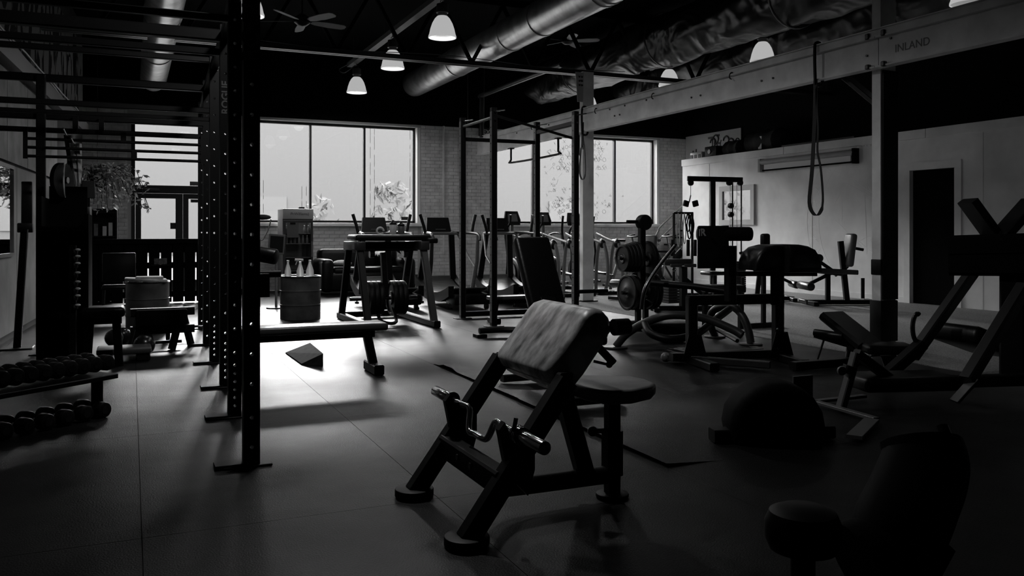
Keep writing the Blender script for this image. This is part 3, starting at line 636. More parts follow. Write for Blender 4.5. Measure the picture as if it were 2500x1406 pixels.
# EZ bar (rests in the hooks)
ez = T('curl_bar', 'chrome zigzag curl bar resting in the hooks of the preacher bench', 'barbell', (1.365, 3.4, .40))
xb, zb = 1.365, .425
zz = [(3.72, 0, 0), (3.66, 0, 0), (3.60, 0, 0), (3.55, .015, -.01), (3.48, -.015, -.085), (3.42, -.01, -.09), (3.34, -.01, -.09), (3.30, 0, -.08), (3.22, 0, -.0), (3.16, 0, 0), (3.02, 0, 0)]
ob('shaft', MB().tube(spl([(xb+b, a, zb+c-.01) for a, b, c in zz], 5), .0145, 12), chrome, ez)
for y0, y1 in ((3.74, 3.97), (2.99, 2.76)):
    s_ = ob('sleeve', MB().cyl((xb, y0, zb-.01), (xb, y1, zb-.01), .026, 20, bev=.004), chrome, ez); ob('collar', MB().cyl((xb, y0-.012 if y0 > 3.3 else y0+.012, zb-.01), (xb, y0, zb-.01), .037, 20), dchrome, ez)
cl = T('spring_collar', 'spring clip on the near sleeve of the curl bar', 'clip', (xb, 2.96, zb)); ob('coil', MB().tube([(xb+.033*math.cos(i*.6), 2.985-.0012*i, zb-.01+.033*math.sin(i*.6)) for i in range(26)], .004, 6), chrome, cl)
ob('handle', MB().cyl((xb-.03, 2.97, zb+.01), (xb-.02, 2.97, zb+.06), .009, 8), plastic, cl)
# incline bench behind it
ib = T('incline_bench', 'black incline bench with tall raised backrest behind the preacher bench', 'bench', (2.85, 5.6, 0))
ob('backrest', MB().rbox((2.88, 5.87, .77), (.30, .09, .86), .03, 3, Matrix.Rotation(math.radians(-58+90-62), 3, 'X')), vinyl, ib)
ob('backrest_plate', MB().bar((2.88, 5.48, .42), (2.88, 6.10, .98), .12, .02, (0, -1, 1)), steel, ib)
ob('seat', MB().rbox((2.88, 5.30, .44), (.3, .34, .07), .025, 3), vinyl, ib)
ob('spine', MB().bar((2.88, 5.12, .14), (2.88, 6.1, .12), .075), steel, ib)
ob('upright', MB().bar((2.88, 5.35, .12), (2.88, 5.5, .44), .07), steel, ib); ob('support_strut', MB().bar((2.88, 6.0, .12), (2.88, 5.88, .78), .06), steel, ib)
for yy, w_ in ((5.1, .5), (6.12, .46)): ob('base_bar', MB().bar((2.88-w_/2, yy, .05), (2.88+w_/2, yy, .05), .075, .06), steelg, ib)
ob('handle', MB().cyl((2.88, 5.12, .46), (3.03, 5.06, .29), .028, 14, bev=.006), rubber, ib)
kn = ob('pull_pin', MB().cyl((2.92, 5.15, .3), (3.0, 5.1, .28), .01, 8), dchrome, ib); ob('knob', MB().ball((3.01, 5.09, .28), .025, 10), plastic, kn)
for px, py in ((1190, 822),):
    g = G(px, py); q = T('curved_bench_foot', 'low black curved foot frame on the mats left of the preacher pad', 'frame', g)
    ob('foot_bar', MB().tube(spl([g+Vector((-.1, .0, .07)), g+Vector((.15, -.02, .075)), g+Vector((.35, -.12, .07)), g+Vector((.42, -.3, .05))], 5), .035, 8), steel, q)
    ob('foot_plate', MB().b2(g.x-.15, g.x-.03, g.y-.07, g.y+.07, .001, .035), steel, q); ob('foot_plate', MB().b2(g.x+.36, g.x+.48, g.y-.40, g.y-.26, .001, .03), steel, q)
# flat bench inside the rack
fb = T('flat_bench', 'long black flat bench with slanted end leg beside the wedge', 'bench', (1.3, 7.1, 0))
ob('pad', MB().rbox((1.345, 7.08, .40), (1.25, .29, .062), .02, 3), mat('bench_vinyl', .06, .26), fb)
ob('frame_rail', MB().bar((.76, 7.08, .335), (1.88, 7.08, .335), .075, .06), steel, fb)
for xx, dx in ((1.82, .06), (.84, -.04)):
    ob('leg', MB().bar((xx, 7.08, .33), (xx+dx, 7.08, .05), .07), steel, fb); ob('foot', MB().bar((xx+dx, 6.9, .045), (xx+dx, 7.26, .045), .085, .085), steel, fb)
wd = T('wedge_block', 'small black squat wedge lying on the bright floor', 'wedge', (1.52, 8.2, 0))
A = [G(697, 863), G(736, 891), G(789, 893), G(757, 864)]
m = MB(); vs = [Vector((a.x, a.y, .001)) for a in A]; tp_ = [Vector((A[2].x, A[2].y, .11)), Vector((A[3].x, A[3].y, .11))]
lo = [Vector((A[0].x, A[0].y, .012)), Vector((A[1].x, A[1].y, .012))]
m.add(vs+lo+tp_, [(0, 3, 2, 1), (0, 1, 5, 4), (4, 5, 6, 7), (2, 3, 7, 6), (1, 2, 6, 5), (0, 4, 7, 3)])
ob('block', m, mat('wedge_rubber', .03, .8, spec=.1, noise=.4), wd)
# ------------------------------------------------------------------ lettered rig on the left
rig = T('power_rig', 'large black bolted rig on the left with five lettered uprights', 'rack', (.6, 6.5, 0))
holem = mat('hole_glint', .5, .5)
def holed(x, y, h, s, zs, r=.0105):
    # square tube drilled right through, one clean hole per entry of zs
    m = MB(); a = s/2; c = .018; prev = .012
    oc = [(1, 0), (1, 1), (0, 1), (-1, 1), (-1, 0), (-1, -1), (0, -1), (1, -1)]
    for z in zs:
        vs = []
        for yy in (y-a, y+a):
            for k in range(8): vs.append((x+oc[k][0]*a, yy, z+oc[k][1]*c))
            for k in range(8): t_ = math.pi/4*k; vs.append((x+r*math.cos(t_), yy, z+r*math.sin(t_)))
        fs = []
        for k in range(8):
            n = (k+1) % 8; fs += [(k, n, 8+n, 8+k), (16+k, 24+k, 24+n, 16+n), (8+k, 8+n, 24+n, 24+k)]
            if oc[k][0] == oc[n][0] and oc[k][0] != 0: fs.append((k, 16+k, 16+n, n))
        m.add(vs, fs)
        m.b2(x-a, x+a, y-a, y+a, prev, z-c); prev = z+c
    m.b2(x-a, x+a, y-a, y+a, prev, h); return m
def upright(x, y, h, t, s=.08, holes=True, bigtext=None, label=None, low=False):
    zs = ([.08+.052*i for i in range(6)] if low else [.1, .25])+[.42+.1525*i for i in range(15)]
    u = ob('upright', holed(x, y, h, s, zs), steel, t, label)
    ob('foot_plate', MB().rbox((x-.02, y, .006), (.24, .12, .011), .003, 1), steel, t)
    return u
RX = [(.562, 4.54), (.608, 5.75), (.66, 6.88), (.69, 8.18), (.73, 9.5), (.79, 11.1)]
us = [upright(x, y, 2.78 if i else 2.95, rig, low=i in (1, 2, 3)) for i, (x, y) in enumerate(RX)]
for k, (yy, z1) in enumerate(((1, 0),)): pass
for i in range(5):
    x, y = RX[i]; xe, ye = RX[i+1]
    ob('beam', MB().bar((x, y+.04, 2.70), (xe, ye-.04, 2.70), .07), steel, rig)
    ob('foot_plate', MB().rbox((x-.10, y, .012), (.16, .10, .02), .003, 1), steel, rig)
for (Yc, z_, th) in ((9.27, 2.70, .075), (9.27, 2.33, .075), (9.27, 2.19, .05), (8.2, 2.752, .05), (8.2, 2.29, .05), (8.2, 2.21, .035), (6.9, 2.569, .05), (6.9, 2.695, .09), (5.8, 2.565, .045)):
    Yr = {9.27: 9.5, 8.2: 8.18, 6.9: 6.88, 5.8: 5.75}[Yc]; xr = {9.27: .73, 8.2: .69, 6.9: .66, 5.8: .608}[Yc]
    ob('crossbar', MB().bar((LX(Yr)+.02, Yr, z_), (xr-.03, Yr, z_), th, th), steel, rig)
lad = T('pull_up_ladder', 'three thin parallel pull-up bars on bolted brackets at the back of the rig', 'pull-up bar', (-.1, 9.2, 1.9))
for z_ in (2.095, 2.01, 1.925): ob('rung', MB().cyl((-.93, 9.42, z_), (.68, 9.42, z_), .015, 10), steel, lad)
for xx in (-.93, .68): ob('bracket', MB().b2(xx-.02, xx+.02, 9.40, 9.45, 1.90, 2.2), steel, lad)
for xx, a, b in ((-.27, 2.19, 2.33), (-.07, 2.09, 2.19), (.03, 1.925, 2.01), (-.5, 2.21, 2.33)): ob('spacer', MB().b2(xx-.025, xx+.025, 9.40, 9.44, a, b), steel, lad)
up2 = rig
ob('upright', MB().bar((-.80, 9.45, .012), (-.80, 9.45, 2.72), .085), steel, up2); ob('foot_plate', MB().rbox((-.80, 9.45, .006), (.2, .2, .011), .003, 1), steel, up2)
# attachments, bolts and lettering
text('lettering', 'ROGUE', .125, (.562, 4.54-.0415, 2.27), (0, 0, 1), (-1, 0, 0), mat('dim_lettering', .045, .6), us[0], th=.0008, bold=.003, sx=1.0)
text('lettering', '\u00a1', .1, (.562, 4.54-.0415, 2.02), (0, 0, 1), (-1, 0, 0), MATS['dim_lettering'], us[0], th=.0008)
text('lettering', 'ROGUE', .075, (.66, 6.88-.0415, 2.22), (0, 0, 1), (-1, 0, 0), MATS['dim_lettering'], us[2], th=.0008, bold=.002)
for i, (x, y) in enumerate(RX[:5]):
    for z_ in (2.66, 2.74):
        b_ = ob('bolt', MB().cyl((x+.02, y-.038, z_), (x+.02, y-.052, z_), .013, 6), dchrome, rig)
for i, z_ in ((1, 1.02), (2, 1.05), (3, 1.04), (0, .98)):
    x, y = RX[i]; ob('j_hook', MB().prism([(0, 0), (.05, 0), (.05, -.12), (-.02, -.12), (-.06, -.17), (-.06, -.06), (-.03, -.1), (0, -.07)], (x+.04, y, z_), (1, 0, 0), (0, 0, 1), .05), steel, rig)
ob('storage_peg', MB().cyl((.66, 5.75, .92), (.9, 5.75, .92), .025, 14), steel, rig)
sbg = T('foam_roller', 'thick black foam roller sticking out behind the lettered upright', 'roller', PD(650, 620, 6.3))
c_ = PD(640, 612, 6.0); d_ = PD(668, 628, 5.9)
ob('foam', MB().cyl(c_-Vector((.14, 0, 0)), d_+Vector((.02, 0, 0)), .055, 22, bev=.012), vinyl, sbg); ob('rod', MB().cyl(c_-Vector((.2, .0, 0)), c_, .015, 8), steel, sbg)
# ------------------------------------------------------------------ middle power rack
mr_ = T('power_rack', 'four post black power rack in the middle in front of the treadmills', 'rack', (4.7, 10.4, 0))
MX = [(4.15, 10.94), (4.16, 9.87), (5.28, 10.94), (5.26, 9.75)]
mu = []
for x, y in MX:
    u = ob('upright', MB().bar((x, y, .012), (x, y, 2.75), .075), steel, mr_); mu.append(u)
    hm = MB()
    for z in [.2+.1*i for i in range(25)]: hm.cyl((x-.0385, y, z), (x-.036, y, z), .010, 8)
    stuff(ob('hole_row', hm, blackp, u))
    ob('side_face', MB().b2(x-.0382, x-.0376, y-.033, y+.033, .05, 2.7), mat('rack_side_pale', .10, .45), u, label='paler side face')  # one face of each post is set paler than the rest
    ob('foot_plate', MB().rbox((x, y, .006), (.22, .16, .011), .003, 1), steelg, mr_)
ob('pull_up_bar', MB().cyl((4.155, 10.94, 2.63), (4.155, 9.87, 2.63), .018, 10), lsteel, mr_)
ob('side_beam', MB().bar((5.28, 10.94, 2.60), (5.26, 9.75, 2.60), .06, .06), steel, mr_)
ob('crossbar', MB().bar((4.15, 10.94, 2.46), (5.28, 10.94, 2.46), .05, .05), steel, mr_); ob('crossbar', MB().bar((4.16, 9.87, 2.66), (5.26, 9.78, 2.40), .03, .03), steel, mr_)
mr_.children[-1]
ob('base_beam', MB().bar((4.15, 10.94, .06), (5.28, 10.94, .06), .07), steel, mr_); ob('base_beam', MB().bar((5.28, 10.94, .06), (5.26, 9.75, .06), .07), steel, mr_)
for x, y in MX:
    for dz_ in (0, .1): ob('bolt', MB().cyl((x, y-.037, 2.6+dz_), (x, y-.055, 2.6+dz_), .014, 6), dchrome, mr_)
    ob('spotter_bracket', MB().bar((x, y-.03, 2.70), (x+.12, y-.08, 2.72), .015), dchrome, mr_)
ob('storage_peg', MB().cyl((5.26, 9.72, .415), (5.72, 9.72, .415), .026, 14), steel, mr_)

# flat bench in the rack
f2 = clone(fb, 'narrow black flat bench between the posts of the middle rack', (4.73, 10.25, 0), 0, sc=.82)
f2['label'] = 'narrow black flat bench between the posts of the middle rack'
# ------------------------------------------------------------------ reverse hyper with plate stack
rh = T('reverse_hyper', 'black reverse hyper machine with flat top pad and hanging weight plates', 'machine', (3.05, 10.85, 0))
X0, X1 = 2.62, 3.46; Y0, Y1 = 10.12, 11.55
for xx in (X0, X1):
    ob('base_rail', MB().bar((xx, Y0-.12, .045), (xx, Y1+.12, .045), .085, .085), steel, rh)
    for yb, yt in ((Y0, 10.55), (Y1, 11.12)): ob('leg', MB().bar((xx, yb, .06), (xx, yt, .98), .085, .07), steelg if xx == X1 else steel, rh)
    ob('side_box', MB().rbox((xx, 10.83, 1.01), (.12, .72, .11), .01, 2), steelg, rh)
ob('cross_member', MB().bar((X0, Y1, .06), (X1, Y1, .06), .08), steel, rh)
ob('top_beam', MB().bar((X0, 10.83, 1.0), (X1, 10.83, 1.0), .09, .12), steel, rh)
ob('top_pad', MB().rbox((3.08, 10.83, 1.115), (1.0, .50, .075), .028, 3), vinyl, rh)
ob('end_pad', MB().rbox((3.58, 10.66, 1.075), (.14, .3, .07), .02, 3), vinyl, rh)
ob('side_tab', MB().b2(X0-.065, X0-.061, 10.55, 10.7, .97, 1.05), letter, rh)
for xx in (2.85, 3.3): ob('bearing', MB().cyl((xx-.03, 10.83, .9), (xx+.03, 10.83, .9), .05, 14), dchrome, rh)
ob('pendulum_arm', MB().bar((3.0, 10.83, .92), (3.02, 10.78, .36), .09, .07), steel, rh)
ob('plate_pin', MB().cyl((2.55, 10.78, .33), (3.45, 10.78, .33), .025, 12), dchrome, rh)
ob('pull_strap', MB().tube(spl([(2.9, 10.7, .16), (2.86, 10.45, .08), (2.95, 10.3, .05), (3.06, 10.42, .07), (3.08, 10.68, .2)], 5), .022, 8), rubber, rh)
def plate(c, ax, r, th, label, group, material=None, name='weight_plate'):
    c = Vector(c); t = T(name, label, 'weight plate', c, group)
    ob('disc', MB().lathe(c, [(.026, -th*.35), (.05, -th*.5), (r*.36, -th*.5), (r*.42, -th*.2), (r*.84, -th*.2), (r*.88, -th*.5), (r*.97, -th*.5), (r, -th*.3), (r, th*.3), (r*.97, th*.5), (r*.88, th*.5), (r*.84, th*.2), (r*.42, th*.2), (r*.36, th*.5), (.05, th*.5), (.026, th*.35), (.026, -th*.35)], 36, ax), material or iron, t)
    ob('hub', MB().lathe(c, [(.0265, -th*.52), (.045, -th*.52), (.045, th*.52), (.0265, th*.52)], 20, ax), dchrome, t)
    return t
nm = ('outermost on the left', 'second from the left', 'left of the arm', 'right of the arm', 'second from the right', 'outermost on the right')
for k, xx in enumerate((2.80, 2.865, 2.93, 3.11, 3.175, 3.24)): plate((xx, 10.78, .33), (1, 0, 0), .225, .058, 'black bumper plate under the reverse hyper, '+nm[k], 'plates on the reverse hyper', rubber)
for i, (x, y, z, col, lb) in enumerate(((3.17, 10.95, 1.155, white, 'white drink shaker standing on the reverse hyper pad'), (3.28, 10.95, 1.155, gplastic, 'grey flask standing next to the white shaker'))):
    t = T('shaker_bottle', lb, 'bottle', (x, y, z)); ob('body', MB().lathe((x, y, z), [(0, 0), (.04, 0), (.045, .02), (.05, .12-.02*i), (.045, .13-.02*i), (0, .13-.02*i)], 18), col, t); ob('lid', MB().lathe((x, y, z), [(.048, .13-.02*i), (.048, .15-.02*i), (.02, .17-.02*i), (.015, .19-.02*i), (0, .19-.02*i)], 18), plastic, t)
rl = T('tape_roll', 'white curved roll end standing left of the shaker', 'roll', (3.0, 10.97, 1.155)); ob('roll', MB().tube(arc((3.0, 10.97, 1.2), .045, 0, 330, 14), .014, 8), white, rl)
# ------------------------------------------------------------------ treadmills
def treadmill(x, y, label):
    t = T('treadmill', label, 'treadmill', (x, y, 0), 'curved treadmills facing the windows'); L0 = y; w_ = .27
    prof = [(0, .33), (.2, .27), (.5, .21), (.9, .20), (1.25, .25), (1.5, .33), (1.68, .43)]
    P = spl([Vector((0, a, b)) for a, b in prof], 5)
    belt = MB(); n = 46
    cum = [0]
    for a, b in zip(P[:-1], P[1:]): cum.append(cum[-1]+(b-a).length)
    k = 0
    for i in range(n):
        d = cum[-1]*(i+.5)/n
        while cum[k+1] < d: k += 1
        f = (d-cum[k])/(cum[k+1]-cum[k]); p = P[k].lerp(P[k+1], f); dd = (P[k+1]-P[k]).normalized()
        R = Matrix.Rotation(math.atan2(dd.z, dd.y), 3, 'X'); belt.rbox((x, L0+p.y, p.z), (w_*2, cum[-1]/n*.86, .02), .004, 1, R)
    stuff(ob('slat_belt', belt, mat('belt_rubber', .05, .4), t))
    for s in (-1, 1):
        vs = []; xs = (x+s*(w_+.012), x+s*(w_+.1))
        for p in P:
            for xx in xs: vs += [(xx, L0+p.y, p.z+.035), (xx, L0+p.y, max(.10, p.z-.12))]
        fs = []
        for i in range(len(P)-1): b_ = i*4; c_ = b_+4; fs += [(b_, b_+2, c_+2, c_), (b_+1, c_+1, c_+3, b_+3), (b_, c_, c_+1, b_+1), (b_+2, b_+3, c_+3, c_+2)]
        fs += [(0, 1, 3, 2), (len(vs)-4, len(vs)-2, len(vs)-1, len(vs)-3)]
        ob('side_rail', MB().add(vs, fs), plastic, t)
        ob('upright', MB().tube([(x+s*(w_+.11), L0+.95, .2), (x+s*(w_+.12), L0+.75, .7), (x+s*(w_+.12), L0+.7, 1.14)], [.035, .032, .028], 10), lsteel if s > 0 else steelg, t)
        ob('side_arm', MB().tube(spl([(x+s*(w_+.12), L0+.62, 1.05), (x+s*(w_+.13), L0+.7, 1.15), (x+s*(w_+.1), L0+1.1, 1.17), (x+s*.24, L0+1.45, 1.18)], 5), .024, 8), steelg, t)
        ob('handle_brace', MB().tube([(x+s*(w_+.115), L0+.82, .62), (x+s*(w_+.11), L0+1.1, .78), (x+s*.3, L0+1.4, 1.15)], .018, 8), lsteel, t)
        ob('grip', MB().tube([(x+s*.40, L0+1.0, 1.16), (x+s*.43, L0+1.02, 1.3), (x+s*.48, L0+1.04, 1.47)], .026, 10), rubber, t)
        ob('mast', MB().bar((x+s*.3, L0+1.62, .3), (x+s*.22, L0+1.5, 1.15), .06, .1), steel, t)
        for yy in (.12, 1.5): f_ = ob('foot', MB().cyl((x+s*.3, L0+yy, .001), (x+s*.3, L0+yy, .03), .035, 12), rubber, t); ob('leveller', MB().cyl((x+s*.3, L0+yy, .03), (x+s*.3, L0+yy, .1), .012, 8), dchrome, f_)
    ob('rear_housing', MB().rbox((x, L0+.1, .16), (.62, .42, .16), .03, 2), plastic, t); ob('underframe', MB().rbox((x, L0+.85, .12), (.5, 1.3, .06), .01, 1), steel, t)
    ob('wheel', MB().cyl((x+.2, L0-.06, .05), (x+.25, L0-.06, .05), .045, 16), rubber, t)
    cs = ob('console', MB().prism([(-.22, 0), (.22, 0), (.19, .24), (-.19, .24)], (x, L0+1.52, 1.19), (1, 0, 0), (0, .25, 1), .05), plastic, t)
    ob('button_row', MB().b2(x-.06, x+.12, L0+1.496, L0+1.5, 1.225, 1.235), lsteel, cs)
    ob('shelf', MB().rbox((x, L0+1.4, 1.16), (.6, .14, .05), .02, 2), gplastic, t)
    return t
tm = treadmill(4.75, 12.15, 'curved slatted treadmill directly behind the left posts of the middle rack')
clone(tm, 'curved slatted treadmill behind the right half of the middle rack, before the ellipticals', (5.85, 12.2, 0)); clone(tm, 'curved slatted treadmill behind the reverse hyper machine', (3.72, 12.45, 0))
# ------------------------------------------------------------------ ellipticals
def elliptical(x, y, label):
    t = T('elliptical_trainer', label, 'elliptical', (x, y, 0), 'elliptical trainers')
    ob('base', MB().bar((x, y-.1, .05), (x, y+1.6, .05), .12, .06), steel, t)
    for yy in (-.1, 1.6): ob('base_foot', MB().bar((x-.32, y+yy, .04), (x+.32, y+yy, .04), .08, .06), steel, t)
    ob('flywheel_housing', MB().rprism([(.34*math.cos(a*.3491), .30*math.sin(a*.3491)) for a in range(18)], (x, y+1.15, .42), (0, 1, 0), (0, 0, 1), .22, .05), plastic, t)
    ob('disc', MB().cyl((x-.12, y+1.15, .42), (x-.135, y+1.15, .42), .2, 24), gplastic, t)
    ob('mast', MB().tube([(x, y+1.3, .6), (x, y+1.42, 1.0), (x, y+1.4, 1.35)], [.05, .04, .03], 10), gplastic, t)
    cs = ob('console', MB().rprism([(-.15, -.05), (.15, -.05), (.17, .04), (.13, .22), (-.13, .22), (-.17, .04)], (x, y+1.38, 1.36), (1, 0, 0), (0, .3, 1), .06, .02), plastic, t); ob('screen', MB().prism([(-.1, .02), (.1, .02), (.09, .17), (-.09, .17)], (x, y+1.345, 1.36), (1, 0, 0), (0, .3, 1), .004), gplastic, cs)
    for s in (-1, 1):
        ob('moving_arm', MB().tube(spl([(x+s*.24, y+1.1, .35), (x+s*.27, y+1.0, .75), (x+s*.27, y+1.1, 1.15), (x+s*.22, y+1.0, 1.35), (x+s*.22, y+.97, 1.5)], 5), .022, 8), steel, t)
        ob('fixed_handle', MB().tube(spl([(x+s*.05, y+1.35, 1.1), (x+s*.16, y+1.2, 1.16), (x+s*.2, y+1.0, 1.12), (x+s*.18, y+.95, .95)], 5), .018, 8), steelg, t)
        ob('rear_arch', MB().tube(spl([(x+s*.16, y-.12, .05), (x+s*.16, y-.22, .35), (x+s*.16, y-.18, .75), (x+s*.16, y-.02, 1.02), (x+s*.16, y+.12, .9), (x+s*.16, y+.2, .55), (x+s*.16, y+.22, .08)], 5), .032, 10), gplastic, t)
        ob('pivot_cap', MB().ball((x+s*.16, y-.02, .96), .085, 14, (.7, 1, 1)), plastic, t)
        ob('link_arm', MB().tube(spl([(x+s*.16, y, .98), (x+s*.18, y+.4, 1.05), (x+s*.24, y+.9, 1.15)], 4), .024, 8), gplastic, t)
        ob('pedal', MB().rbox((x+s*.14, y+.5, .3+.08*s), (.12, .34, .04), .012, 2), plastic, t); ob('pedal_rail', MB().bar((x+s*.14, y+.1, .3+.05*s), (x+s*.14, y+1.0, .34+.08*s), .04), steelg, t)
    return t
el = elliptical(6.55, 13.25, 'elliptical trainer left of the middle column')
clone(el, 'elliptical trainer seen through the right posts of the middle rack, next to the column', (7.45, 13.75, 0)); clone(el, 'elliptical trainer right of the middle column by the spin bikes', (8.25, 13.95, 0))
# ------------------------------------------------------------------ spin bikes
def bike(x, y, label):
    t = T('spin_bike', label, 'bike', (x, y, 0), 'spin bikes'); z = .006
    for xx in (-.45, .45): ob('foot_bar', MB().bar((x+xx, y-.22, z+.035), (x+xx, y+.22, z+.035), .05), steel, t)
    ob('base_rail', MB().bar((x-.45, y, z+.08), (x+.45, y, z+.08), .06), gplastic, t)
    ob('main_frame', MB().bar((x-.18, y, z+.78), (x+.25, y, z+.15), .07, .05), steel, t); ob('rear_frame', MB().bar((x-.2, y, z+.6), (x-.38, y, z+.1), .06), gplastic, t); ob('front_frame', MB().bar((x+.2, y, z+.85), (x+.4, y, z+.12), .06, .05), gplastic, t)
    ob('seat_post', MB().cyl((x-.18, y, z+.6), (x-.2, y, z+.96), .02, 10), dchrome, t); ob('saddle', MB().rbox((x-.2, y, z+.99), (.27, .17, .06), .028, 3), vinyl, t)
    ob('bar_post', MB().cyl((x+.2, y, z+.8), (x+.14, y, z+1.06), .022, 10), dchrome, t); ob('slider', MB().bar((x-.3, y, z+.9), (x-.08, y, z+.9), .035), lsteel, t)
    ob('handlebar', MB().tube(spl([(x+.32, y-.18, z+1.12), (x+.15, y-.2, z+1.08), (x+.1, y, z+1.07), (x+.15, y+.2, z+1.08), (x+.32, y+.18, z+1.12)], 5), .017, 8), rubber, t)
    ob('flywheel', MB().lathe((x+.24, y, z+.33), [(0, -.03), (.2, -.03), (.24, -.02), (.24, .02), (.2, .03), (0, .03)], 28, (0, 1, 0)), dchrome, t)
    ck_ = ob('crank', MB().bar((x-.02, y-.09, z+.2), (x+.02, y-.09, z+.5), .025), dchrome, t); ob('pedal', MB().rbox((x+.02, y-.14, z+.5), (.1, .1, .03), .008, 1), plastic, ck_)
    return t
bk = bike(9.75, 15.75, 'spin bike nearest the middle column under the right window'); clone(bk, 'spin bike half hidden by the plate tree', (10.75, 15.9, 0))
# ------------------------------------------------------------------ fridge corner, sofa, drums
fx, fy = 2.95, 17.1
fg = T('drinks_fridge', 'glass door drinks fridge with lit header under the left window', 'fridge', (fx, fy, 0))
m = MB(); W2, D0, D1, HF = .29, 16.75, 17.35, 1.62
m.b2(fx-W2, fx-W2+.03, D0, D1, 0.02, HF); m.b2(fx+W2-.03, fx+W2, D0, D1, .02, HF); m.b2(fx-W2+.03, fx+W2-.03, D1-.03, D1, .02, HF); m.b2(fx-W2+.03, fx+W2-.03, D0, D1-.03, 1.40, HF); m.b2(fx-W2+.03, fx+W2-.03, D0, D1-.03, .02, .14)
ob('cabinet', m, mat('fridge_paint', .2, .45), fg)
hd = ob('header', MB().rbox((fx, D0-.02, 1.53), (.58, .04, .2), .01, 2), mat('header_panel', .4, .5), fg); text('lettering', 'PrWilliams)', .075, (fx+.03, D0-.042, 1.53), (1, 0, 0), (0, 0, 1), mat('header_letters', .03, .5), hd)
dm_ = MB(); dm_.b2(fx-.28, fx-.24, D0-.04, D0-.005, .16, 1.40); dm_.b2(fx+.24, fx+.28, D0-.04, D0-.005, .16, 1.40); dm_.b2(fx-.24, fx+.24, D0-.04, D0-.005, .16, .2); dm_.b2(fx-.24, fx+.24, D0-.04, D0-.005, 1.36, 1.40)
dr_ = ob('door', dm_, steelg, fg); ob('pane', MB().b2(fx-.24, fx+.24, D0-.024, D0-.02, .2, 1.36), glass, dr_); ob('handle', MB().b2(fx+.245, fx+.265, D0-.07, D0-.04, .7, 1.0), lsteel, dr_)
ob('strip_light', MB().b2(fx-.2, fx+.2, D0+.04, D0+.07, 1.37, 1.395), emis('strip', .8, 6.0), fg)
for z_ in (.95, .68, .42): ob('shelf', MB().b2(fx-.255, fx+.255, D0+.03, D1-.05, z_, z_+.012), lsteel, fg)
ob('grille', MB().b2(fx-.25, fx+.25, D0-.01, D0-.002, .03, .12), steel, fg)
pb_ = MB().lathe((0, 0, 0), [(0, 0), (.026, 0), (.028, .01), (.028, .09), (.012, .12), (.012, .14), (0, .14)], 10)
firstb = None
for z_, n, x0_ in ((.963, 6, -.2), (1.16, 2, .14), (1.16, 1, -.2)):
    for i in range(n):
        p = (fx+x0_+i*.078, D0+.09, z_); bl_ = 'drink bottle %s shelf of the glass door fridge' % (('leftmost on the middle', 'second from the left on the middle', 'third from the left on the middle', 'fourth from the left on the middle', 'fifth from the left on the middle', 'rightmost on the middle')[i] if z_ < 1 else ('left of the pair on the top' if n == 2 and i == 0 else ('right of the pair on the top' if n == 2 else 'alone at the left of the top')))
        if firstb is None:
            firstb = T('drink_bottle', bl_, 'bottle', p, 'bottles in the drinks fridge'); q = MB(); q.v = [v+Vector(p) for v in pb_.v]; q.f = pb_.f; ob('body', q, gplastic, firstb); ob('cap', MB().cyl((p[0], p[1], p[2]+.14), (p[0], p[1], p[2]+.155), .013, 8), white, firstb)
        else: clone(firstb, bl_, p)
ob('upper_shelf', MB().b2(fx-.255, fx+.255, D0+.03, D1-.05, 1.145, 1.157), lsteel, fg)
cbp = PY(715, 562, D0-.06)
cb = T('clipboard', 'clipboard hanging on the fridge door', 'clipboard', cbp); ob('board', MB().b2(cbp.x-.11, cbp.x+.11, D0-.055, D0-.047, cbp.z-.14, cbp.z+.14), mat('clip_paper', .1, .7), cb); ob('clip', MB().b2(cbp.x-.05, cbp.x+.05, D0-.06, D0-.055, cbp.z+.11, cbp.z+.15), steel, cb)
bxx = T('small_box', 'little dark box on top of the fridge', 'box', (fx+.12, D0+.2, HF)); ob('carton', MB().rbox((fx+.1, D0+.2, HF+.025), (.11, .1, .05), .004, 1), plastic, bxx)
# table, monitor stand, drum with bottles
tb = T('low_table', 'small low table in front of the fridge', 'table', (2.75, 15.7, 0)); ob('tabletop', MB().rbox((2.72, 15.7, .40), (.5, .4, .03), .005, 1), lsteel, tb)
for sx in (-.2, .2):
    for sy in (-.15, .15): ob('leg', MB().cyl((2.72+sx, 15.7+sy, .001), (2.72+sx*.9, 15.7+sy*.9, .385), .016, 8), steel, tb)
mo = T('tilted_screen', 'grey framed screen on a stand behind the big drum', 'screen', PD(673, 596, 13.5)); mc = PD(675, 596, 13.2)
R = Matrix.Rotation(math.radians(-12), 3, 'Y') @ Matrix.Rotation(math.radians(-18), 3, 'X')
R = Matrix.Rotation(math.radians(4), 3, 'Y')
ob('frame', MB().rbox(mc, (.25, .03, .31), .006, 1, R), gplastic, mo); ob('panel', MB().rbox(mc-Vector((0, .012, 0)), (.2, .02, .25), .003, 1, R), plastic, mo); ob('stand', MB().cyl((mc.x, mc.y+.03, .001), (mc.x, mc.y+.03, mc.z), .02, 10), lsteel, mo); ob('stand_foot', MB().cyl((mc.x, mc.y+.03, .001), (mc.x, mc.y+.03, .02), .15, 20), steel, mo)
wl = T('wire_arm_lamp', 'thin bent cable arm behind the screen', 'cable', PD(655, 560, 13.6)); a_ = PD(650, 600, 13.6)
ob('arm', MB().tube(spl([Vector((a_.x-.1, a_.y, .001)), a_-Vector((.1, 0, 0)), PD(642, 585, 13.6), PD(655, 560, 13.6), PD(662, 535, 13.6)], 5), .012, 6), lsteel, wl)
ob('hood', MB().ball(PD(640, 530, 13.6), .09, 12, (1.6, 1, .5)), dcloth, wl)
